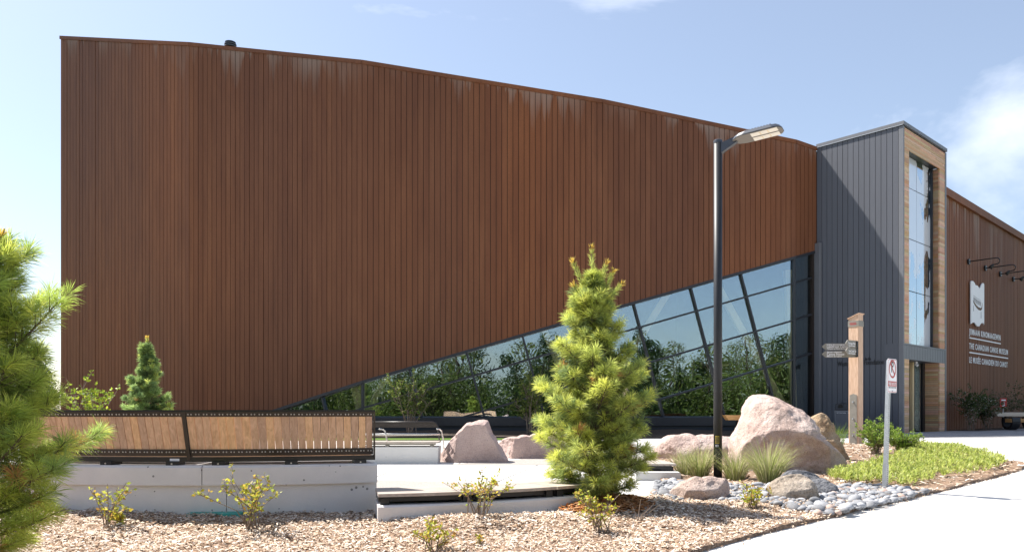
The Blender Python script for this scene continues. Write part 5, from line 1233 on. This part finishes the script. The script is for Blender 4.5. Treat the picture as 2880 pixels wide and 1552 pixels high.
def pine(name, base, H, prof, label, seed, whorl=.115, per=7, L=.10, nn=46, leader=True, gap=None, trunk_r=.035, group='young white pines', pal=None, lean=(0, 0), w=.0034, shoots=None, yellow=.5, dead=.012):
    g = np.random.default_rng(seed); base = np.array(base, float)
    root = empty(name, base, 0, label, 'pine tree', group)
    nd = Needles(g); wd = MB()
    pal = pal or [(.150, .172, .046), (.185, .205, .054), (.110, .138, .044), (.220, .232, .056), (.085, .112, .042)]
    def tp(h): return np.array((lean[0] * h * h + .012 * math.sin(h * 5 + seed), lean[1] * h * h + .012 * math.cos(h * 4), h))
    hs = np.linspace(0, H * .86, 12); wd.tube([tp(h) for h in hs], [trunk_r * (1 - .86 * h / H) + .004 for h in hs], 8)
    h = .04
    while h < H * .90:
        rad = prof(h / H)
        if rad > .02:
            off = g.uniform(0, 6.28)
            for k in range(per):
                az = off + k * 6.283 / per + g.normal(0, .22); Lb = rad * (g.uniform(.60, 1.18) if g.random() < .8 else g.uniform(.35, .6))
                fr = h / H; el = -.06 + .86 * fr + g.normal(0, .10)
                p = tp(h); d = np.array((math.cos(az) * math.cos(el), math.sin(az) * math.cos(el), math.sin(el)))
                nseg = 5; pts = [p]
                for j in range(nseg):
                    d = d + np.array((0, 0, .07)); d /= np.linalg.norm(d); pts.append(pts[-1] + d * Lb / nseg)
                wd.tube(pts, [.010 * (1 - .7 * j / nseg) * min(1, Lb * 2.2) + .0018 for j in range(nseg + 1)], 4, False)
                gp_ = 1.0
                if gap and gap[0] < h < gap[1]: gp_ = gap[2]
                ntw = max(2, int(Lb / .048))
                for j in range(ntw):
                    t = .22 + .78 * (j + g.random()) / ntw
                    if g.random() > gp_: continue
                    ix = min(nseg - 1, int(t * nseg)); q0 = pts[ix] + (pts[ix + 1] - pts[ix]) * (t * nseg - ix)
                    bd = pts[ix + 1] - pts[ix]; bd = bd / np.linalg.norm(bd)
                    _, a, b = orth(bd); sd = a * (1 if j % 2 else -1) * g.uniform(.5, 1.0) + bd * .8 + np.array((0, 0, g.uniform(.0, .55)))
                    sd /= np.linalg.norm(sd); tl = (.05 + .30 * Lb * (1 - t * .7)) * g.uniform(.6, 1.1)
                    q1 = q0 + sd * tl; wd.tube([q0, q1], [.0035, .002], 3, False)
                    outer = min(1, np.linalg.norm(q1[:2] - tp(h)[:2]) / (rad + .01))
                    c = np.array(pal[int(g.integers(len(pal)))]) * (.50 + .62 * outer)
                    if g.random() < yellow * outer: c = c * .5 + np.array((.29, .30, .055)) * .5
                    if g.random() < dead and fr < .5: c = np.array((.20, .105, .04))
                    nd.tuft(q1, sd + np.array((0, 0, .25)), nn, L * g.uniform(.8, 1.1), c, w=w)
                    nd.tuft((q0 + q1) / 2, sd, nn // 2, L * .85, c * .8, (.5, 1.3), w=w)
                c = np.array(pal[int(g.integers(len(pal)))]) * 1.15
                if g.random() < yellow: c = c * .5 + np.array((.30, .31, .055)) * .5
                if g.random() < gp_:
                    nd.tuft(pts[-1], d + np.array((0, 0, .2)), int(nn * 1.2), L * 1.05, c, (.25, 1.15), w=w)
        h += whorl * (1.0 if h < H * .6 else .85) * g.uniform(.85, 1.15)
    if leader:
        for (dx, dy, dz, h0, top) in (shoots or [(0, 0, 1, H * .72, H)]):
            p0 = tp(h0); e = p0 + np.array((dx, dy, top - h0)); n = 16
            wd.tube([p0, (p0 + e) / 2 + np.array((-dx * .10, 0, -.01)), e], [.009, .007, .004], 5)
            for j in range(n):
                t = .12 + .88 * j / (n - 1); q_ = p0 * (1 - t) + e * t; q_ = q_ + np.array((-dx * .10, 0, -.01)) * (1 - (2 * t - 1) ** 2)
                c = np.array((.16, .19, .05)); c = c * (1 - t * .4) + np.array((.22, .22, .06)) * t * .4
                if t > .95: c = np.array((.30, .20, .035))
                nd.tuft(q_, e - p0, 26 if t < .88 else 34, L * .72, c, (.3, .95) if t < .9 else (.15, .75), .03, w=w, tip=(.34, .18, .05) if t > .85 else None)
            for j in range(5):
                a = g.uniform(0, 6.28); c_ = e + np.array((.012 * math.cos(a), .012 * math.sin(a), 0)); wd.tube([c_, c_ + np.array((.008 * math.cos(a), .008 * math.sin(a), .045))], [.004, .003], 4)
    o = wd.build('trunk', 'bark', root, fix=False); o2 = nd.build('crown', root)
    return root
# profile of the middle pine taken from its outline
def prof_mid(f):
    return float(np.interp(f, [0, .06, .14, .22, .30, .42, .57, .66, .72, .77, .82, .9], [.38, .50, .55, .58, .57, .48, .365, .30, .25, .16, .08, .0]))
Yp = 8.0; bp_ = GX(1668, Yp); bp_.z = bedz(bp_.x, bp_.y) - .02
Hm = EYE + (HY - 700) / F * Yp - bp_.z
def sh(px, py, h0f): return ((px - 1668) / F * Yp, 0, 1, Hm * h0f, EYE + (HY - py) / F * Yp - bp_.z)
pine('white_pine', bp_, Hm, prof_mid, 'bushy young white pine on the mulch mound, in front of the low curved bench', 5, whorl=.115, per=8, L=.108, nn=50, w=.0027, gap=(.20, .38, .85), trunk_r=.036,
     shoots=[sh(1661, 697, .70), sh(1608, 735, .70), sh(1702, 742, .70), sh(1722, 764, .71), sh(1745, 800, .70), sh(1612, 803, .70), sh(1650, 850, .68)], yellow=.40)
def prof_left(f): return float(np.interp(f, [0, .14, .18, .25, .33, .375, .43, .49, .63, .69, .74, .86, .93, 1], [0, .20, .36, .47, .61, .62, .57, .50, .56, .50, .30, .30, .12, .0]))
pL = Vector((-3.04, 4.6, 0)); pL.z = bedz(pL.x, pL.y) - .03
pine('white_pine', pL, 2.22, prof_left, 'large loose white pine overhanging the end of the seat wall', 9, whorl=.115, per=7, L=.125, nn=60, trunk_r=.04, shoots=[(0, 0, 1, 1.75, 2.36), (.10, .05, 1, 1.75, 2.2)], yellow=.40, dead=.05, w=.0019,
     pal=[(.150, .190, .040), (.175, .215, .046), (.115, .155, .042), (.205, .235, .050)])
def prof_sm(f): return float(np.interp(f, [0, .2, .45, .7, .9, 1], [.52, .54, .42, .24, .10, 0]))
pS = GX(412, 17.5); HS = EYE + (HY - 950) / F * 17.5 - pS.z
pine('white_pine', pS, HS, prof_sm, 'small dense dark green pine between the benches and the rusted wall', 12, whorl=.12, per=8, L=.12, nn=34, trunk_r=.04, yellow=.12, w=.005, pal=[(.090, .125, .045), (.110, .150, .052), (.070, .105, .042), (.135, .175, .058)], shoots=[(0, 0, 1, HS * .75, HS)])

def shrub(name, base, H, rad, nst, nleaf, lsize, pal, label, seed, group=None, cat='shrub', stem_r=.006, bare=.25, fork=3, round_=.6, up=.7, twig='stem'):
    g = np.random.default_rng(seed); base = Vector(base); root = empty(name, base, 0, label, cat, group)
    wd = MB(); ends = []
    for k in range(nst):
        az = g.uniform(0, 6.283); r = rad * math.sqrt(g.random()); hh = H * g.uniform(.6, 1.0) * (1 - .35 * (r / max(rad, .01)) ** 2)
        p0 = np.array((g.normal(0, .02 + rad * .06), g.normal(0, .02 + rad * .06), -.03)); p2 = np.array((r * math.cos(az), r * math.sin(az), hh))
        pm = (p0 + p2) / 2 + np.array((-p2[0] * .18, -p2[1] * .18, hh * .08)) + g.normal(0, .03 * H, 3)
        pts = [p0 + (pm - p0) * t for t in (0, .5)] + [pm + (p2 - pm) * t for t in (0, .5, 1)]
        wd.tube(pts, [stem_r, stem_r * .85, stem_r * .65, stem_r * .5, stem_r * .3], 4, False); ends.append(pts)
        for j in range(fork):
            t = g.uniform(.35, .95); ii = min(3, int(t * 4)); q0 = pts[ii] + (pts[ii + 1] - pts[ii]) * (t * 4 - ii)
            d = g.normal(0, 1, 3); d[2] = abs(d[2]) * up + .2; d /= np.linalg.norm(d); q1 = q0 + d * H * g.uniform(.12, .32)
            wd.tube([q0, (q0 + q1) / 2 + g.normal(0, .01, 3), q1], [stem_r * .45, stem_r * .35, stem_r * .2], 3, False); ends.append([q0, (q0 + q1) / 2, q1])
    V = []; C = []
    for k in range(nleaf):
        pts = ends[int(g.integers(len(ends)))]; t = bare + (1 - bare) * g.random() ** .8; m = len(pts) - 1; ii = min(m - 1, int(t * m)); c0 = pts[ii] + (pts[ii + 1] - pts[ii]) * (t * m - ii)
        d = g.normal(0, 1, 3); d[2] = d[2] * .6 + .25; d /= np.linalg.norm(d); L_ = lsize * g.uniform(.6, 1.25); _, a, b = orth(d)
        a = a * math.cos(th := g.uniform(0, 3.14)) + b * math.sin(th); nrm = np.cross(d, a); w_ = L_ * round_ * .5
        c0 = c0 + d * .004; mid = c0 + d * L_ * .5
        V += [c0, mid + a * w_ + nrm * w_ * .35, c0 + d * L_, mid - a * w_ + nrm * w_ * .35]
        c = np.array(pal[int(g.integers(len(pal)))]) * g.uniform(.8, 1.2); C += [c] * 4
    i = np.arange(nleaf)[:, None] * 4; T = np.concatenate([i + np.array([[0, 1, 2]]), i + np.array([[0, 2, 3]])])
    wd.build('stems', twig, root, fix=False); np_mesh('foliage', np.array(V), T, np.clip(np.array(C), 0, 1), 'leaves', root)
    return root
YG = [(.52, .48, .05), (.42, .46, .05), (.58, .44, .07), (.30, .36, .06), (.50, .30, .09), (.50, .54, .10)]
def bedpt(px, py): p = G(px, py); p.z = bedz(p.x, p.y); return p
GR = 'sparse yellow-green saplings in the mulch'
shrub('mulch_shrub', bedpt(705, 1497), .52, .44, 12, 420, .038, YG, 'widest yellow-green sapling, in front of the seat wall', 31, GR, fork=4)
shrub('mulch_shrub', bedpt(1345, 1473), .48, .48, 12, 380, .034, YG, 'thin yellow-green sapling in front of the low curved bench', 32, GR, fork=4)
shrub('mulch_shrub', bedpt(1690, 1500), .40, .32, 10, 340, .034, YG, 'yellow-green sapling at the foot of the bushy pine', 33, GR, fork=4)
shrub('mulch_shrub', bedpt(1215, 1556), .30, .24, 9, 250, .034, YG, 'short yellow-green sapling between the two wider ones in the mulch', 34, GR)
shrub('mulch_shrub', bedpt(2112, 1436), .26, .24, 10, 290, .034, YG, 'yellow-green sapling at the edge of the river cobbles', 35, GR)
shrub('mulch_shrub', bedpt(300, 1500), .42, .30, 7, 150, .04, YG, 'straggly yellow-green sapling beneath the large loose pine', 36, GR)
shrub('mulch_shrub', bedpt(345, 1490), .16, .22, 6, 120, .04, YG, 'low spreading yellow-green sapling near the teal lid and pine', 37, GR)
shrub('mulch_shrub', bedpt(1352, 1540), .09, .05, 4, 34, .032, YG, 'tiny yellow-green seedling alone in the mulch', 38, GR)
# bare twigs by the pine
g = np.random.default_rng(50); p = bedpt(1795, 1478); tw = MB()
for dx, h_ in ((-.05, .14), (.02, .20), (.14, .16), (.07, .12), (.20, .15)): tw.tube([(0, 0, -.02), (dx * .4, 0, h_ * .5), (dx, g.normal(0, .03), h_)], [.005, .004, .002], 5)
o = tw.build('bare_twigs', 'stem', None, fix=False); o.location = p; tag(o, 'pale leafless twigs sticking out of the mulch by the pine', 'twigs')
# serviceberries in front of the glazing
SBP = [(.15, .21, .045), (.19, .25, .05), (.12, .17, .04), (.23, .26, .06)]
for px, H_, r_, lab, sd_ in ((1150, 2.25, .85, 'multi-stemmed serviceberry shrub by the low end of the glazing', 41), (1492, 1.75, .75, 'multi-stemmed serviceberry shrub behind the long granite block', 42), (1772, 1.95, .62, 'multi-stemmed serviceberry shrub between the pine and the lamp post', 43)):
    p = GX(px, 26.6); p.z += strip_h(p.x, p.y)
    shrub('serviceberry', p, H_, r_, 10, 2000, .075, SBP, lab, sd_, 'serviceberries at the foot of the glazing', stem_r=.020, bare=.45, fork=7, up=1.2, twig='stem')
p = GX(255, 15.2); shrub('garden_shrub', p, 1.65, .50, 14, 1500, .07, [(.26, .34, .03), (.33, .38, .04), (.18, .26, .03)], 'bright yellow-green leafy shrub behind the benches', 44, bare=.4, fork=6, stem_r=.01)
# potentilla bushes by the wayfinding post
PT = [(.20, .32, .045), (.27, .39, .055), (.15, .25, .04), (.34, .44, .08)]
for px, py, H_, r_, lab, sd_ in ((2462, 1290, .72, .46, 'taller feathery green bush at the foot of the wayfinding post', 45), (2535, 1288, .50, .42, 'rounded feathery green bush between the sign post and the plaza', 46)):
    p = bedpt(px, py); shrub('potentilla_bush', p, H_, r_, 34, 4200, .042, PT, lab, sd_, 'potentilla bushes', bare=.2, fork=6, stem_r=.006, round_=.45)
p = bedpt(2345, 1262); 
# wing planting shrubs
for t_, H_, r_, lab, sd_ in ((.9, 2.0, .7, 'dark green shrub with white blossom next to the tower corner', 47), (2.9, 1.7, .8, 'dark green shrub with white blossom below the canoe plaque', 48), (6.6, 2.2, .9, 'thin twiggy shrub behind the pale topped bench', 49), (8.6, 2.0, .9, 'thin twiggy shrub beyond the red marker plate', 52)):
    p = rp(t_, TF + .02, -.75); thin = t_ > 5
    shrub('blossom_shrub', p, H_, r_, 14, 700 if thin else 2400, .075, [(.055, .095, .03), (.07, .12, .035), (.045, .075, .03)] + ([] if thin else [(.07, .11, .03)] * 6 + [(.5, .5, .45)]), lab, sd_, 'shrubs along the wing wall', bare=.2, fork=6, stem_r=.012)

def grass_clump(name, base, H, n, label, seed, pal, rad=.10, group='ornamental grasses by the lamp post', spread=.55, w=.006):
    g = np.random.default_rng(seed); V = []; C = []
    for k in range(n):
        az = g.uniform(0, 6.283); r0 = rad * math.sqrt(g.random()); le = g.uniform(.05, spread) ** .9; L_ = H * g.uniform(.65, 1.15)
        p = np.array((r0 * math.cos(az), r0 * math.sin(az), -.02)); d = np.array((math.cos(az) * le, math.sin(az) * le, 1.0)); d /= np.linalg.norm(d); sd = np.array((-math.sin(az), math.cos(az), 0)); sd = sd * math.cos(q_ := g.normal(0, .6)) + np.array((math.cos(az), math.sin(az), 0)) * math.sin(q_)
        c = np.array(pal[int(g.integers(len(pal)))]) * g.uniform(.8, 1.2); pts = [p]
        for j in range(4):
            pts.append(pts[-1] + d * L_ / 4); d = d + np.array((math.cos(az), math.sin(az), 0)) * (.10 + .30 * le) * (j + 1) * .5 + np.array((0, 0, -.10 * (j + 1) * le * 1.6)); d /= np.linalg.norm(d)
        for j, q in enumerate(pts):
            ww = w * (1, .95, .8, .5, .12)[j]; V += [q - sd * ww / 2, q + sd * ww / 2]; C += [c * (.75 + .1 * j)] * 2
    m_ = 10; i = np.arange(n)[:, None] * m_; T = np.concatenate([i + np.array([[2 * j, 2 * j + 1, 2 * j + 3, 2 * j + 2]]) for j in range(4)])
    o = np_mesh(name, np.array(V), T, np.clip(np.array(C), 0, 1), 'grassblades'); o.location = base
    return tag(o, label, 'grass', group)
OG = [(.36, .40, .13), (.46, .46, .22), (.26, .32, .09), (.56, .50, .33), (.42, .44, .17)]
for px, py, H_, n_, lab, sd_ in ((1968, 1345, .50, 520, 'feathery ornamental grass on the seat side of the lamp post', 61), (2068, 1352, .48, 430, 'feathery ornamental grass right beside the lamp post', 62), (2160, 1368, .58, 620, 'tallest feathery ornamental grass against the peaked boulder', 63), (1925, 1338, .42, 260, 'small feathery ornamental grass at the end of the low bench', 64)):
    grass_clump('ornamental_grass', bedpt(px, py), H_, n_, lab, sd_, OG, .10)
grass_clump('ornamental_grass', bedpt(2352, 1262), .55, 220, 'upright bright green grass beside the wayfinding post', 65, [(.16, .26, .04), (.22, .31, .05)], .16, spread=.35)
# ground cover: too many small plants to count
gc = [(2322, 1352), (2350, 1340), (2430, 1322), (2480, 1308), (2540, 1290), (2570, 1268), (2640, 1268), (2720, 1280), (2800, 1298), (2836, 1318), (2800, 1330), (2700, 1346), (2620, 1360), (2560, 1376), (2510, 1370), (2440, 1368), (2370, 1366)]
gcp = [G(*p) for p in gc]; gcp = [(p.x, p.y) for p in gcp]; g = np.random.default_rng(70); V = []; C = []
gx0, gx1, gy0, gy1 = min(p[0] for p in gcp), max(p[0] for p in gcp), min(p[1] for p in gcp), max(p[1] for p in gcp)
cnt = 0
GCP = [(.38, .46, .09), (.48, .54, .12), (.27, .36, .07), (.56, .60, .19), (.43, .48, .14)]
while cnt < 1500:
    x = g.uniform(gx0, gx1); y = g.uniform(gy0, gy1)
    if not in_poly(gcp, x, y) or noise.noise(Vector((x * 1.3, y * 1.3, 5))) < -.25 - .3 * g.random(): continue
    cnt += 1; z = bedz(x, y); H_ = g.uniform(.10, .20)
    for k in range(13):
        az = g.uniform(0, 6.283); hh = H_ * g.uniform(.25, 1); el = g.uniform(.45, 1.25); L_ = g.uniform(.05, .095)
        d = np.array((math.cos(az) * math.cos(el), math.sin(az) * math.cos(el), math.sin(el))); sd = np.array((-math.sin(az), math.cos(az), 0)); p = np.array((x + d[0] * .02, y + d[1] * .02, z + hh * .75)); w_ = .0085
        c = np.array(GCP[int(g.integers(5))]) * g.uniform(.8, 1.2)
        V += [p, p + d * L_ * .5 + sd * w_, p + d * L_ + np.array((0, 0, -.01)), p + d * L_ * .5 - sd * w_]; C += [c * .8, c, c, c]
n_ = len(V) // 4; i = np.arange(n_)[:, None] * 4
o = np_mesh('ground_cover', np.array(V), i + np.array([[0, 1, 2, 3]]), np.clip(np.array(C), 0, 1), 'leaves'); tag(o, 'patch of fresh light green ground cover behind the no parking sign', 'ground cover', kind='stuff')

# ------------------------------------------------------------------ the wood across the road (seen mirrored in the glazing)
g = np.random.default_rng(80); V = []; C = []; wd = MB()
for k in range(280):
    a = R(g.uniform(-172, -8)); rr = g.uniform(38, 62); x = rr * math.cos(a) * 1.25; y = 8 + rr * math.sin(a)
    if k >= 210: x = random.choice((-1, 1)) * g.uniform(48, 125); y = g.uniform(58, 100)      # the same wood closes the view on either side of the building
    elif y > -13: continue
    z0 = gz(x, y); ever = g.random() < .3; H_ = g.uniform(5.6, 10.6) if k < 210 else g.uniform(4.5, 7.5); cr = H_ * g.uniform(.24, .36)
    wd.tube([(x, y, z0 - .2), (x + g.normal(0, .2), y, z0 + H_ * .5), (x + g.normal(0, .4), y, z0 + H_ * .95)], [.16, .11, .03], 5, False)
    pal_ = [(.06, .10, .03), (.05, .085, .03)] if ever else [(.15, .20, .045), (.20, .245, .055), (.12, .17, .04), (.24, .26, .08), (.17, .17, .09)]
    n = 2400; t = g.random(n) ** 1.15; h = z0 + H_ * (.06 + .94 * t); prof = (1 - t) ** .7 * 1.15 if ever else np.sqrt(np.clip(1 - (2 * t - .95) ** 2, .05, 1))
    cl = g.normal(0, 1, (26, 3)); ci = g.integers(0, 26, n); th = g.uniform(0, 6.283, n); rad = cr * prof * np.sqrt(g.random(n))
    P_ = np.stack([x + rad * np.cos(th) + cl[ci, 0] * .35, y + rad * np.sin(th) + cl[ci, 1] * .35, h + cl[ci, 2] * .25], 1)
    d1_ = g.normal(0, 1, (n, 3)); d1_ /= np.linalg.norm(d1_, axis=1)[:, None]; d2_ = np.cross(d1_, g.normal(0, 1, (n, 3))); d2_ /= np.linalg.norm(d2_, axis=1)[:, None]
    sz = g.uniform(.07, .18, (n, 1)); c = np.array(pal_)[g.integers(0, len(pal_), n)] * g.uniform(.7, 1.25, (n, 1))
    V.append(np.stack([P_ - d1_ * sz, P_ + d2_ * sz * .6, P_ + d1_ * sz, P_ - d2_ * sz * .6], 1).reshape(-1, 3)); C.append(np.repeat(c, 4, 0))
    if not ever:   # bare upper branches
        for j in range(7):
            az = g.uniform(0, 6.28); b0 = np.array((x, y, z0 + H_ * g.uniform(.5, .8))); wd.tube([b0, b0 + np.array((math.cos(az) * 1.2, math.sin(az) * 1.2, H_ * .28))], [.05, .012], 3, False)
n = 100000; a = np.radians(g.uniform(-172, -8, n)); rr = g.uniform(36, 60, n); X_ = rr * np.cos(a) * 1.25; Y_ = 8 + rr * np.sin(a); ok = Y_ < -13; X_, Y_ = X_[ok], Y_[ok]; n = len(X_)
P_ = np.stack([X_, Y_, np.array([gz(0, float(q)) for q in Y_]) + g.random(n) ** 1.3 * 5.6], 1)          # undergrowth
d1_ = g.normal(0, 1, (n, 3)); d1_ /= np.linalg.norm(d1_, axis=1)[:, None]; d2_ = np.cross(d1_, g.normal(0, 1, (n, 3))); d2_ /= np.linalg.norm(d2_, axis=1)[:, None]
sz = g.uniform(.09, .22, (n, 1)); c = np.array([(.14, .20, .04), (.10, .15, .035), (.18, .23, .05)])[g.integers(0, 3, n)] * g.uniform(.7, 1.2, (n, 1))
V.append(np.stack([P_ - d1_ * sz, P_ + d2_ * sz * .6, P_ + d1_ * sz, P_ - d2_ * sz * .6], 1).reshape(-1, 3)); C.append(np.repeat(c, 4, 0))
V = np.concatenate(V); C = np.concatenate(C); i = np.arange(len(V) // 4)[:, None] * 4
wood = np_mesh('woodland', V, i + np.array([[0, 1, 2, 3]]), np.clip(C, 0, 1), 'leaves'); tag(wood, 'mixed green woodland round the site, mirrored in the glazing', 'woodland', kind='stuff')
o = wd.build('woodland_trunks', 'bark', wood, fix=False)
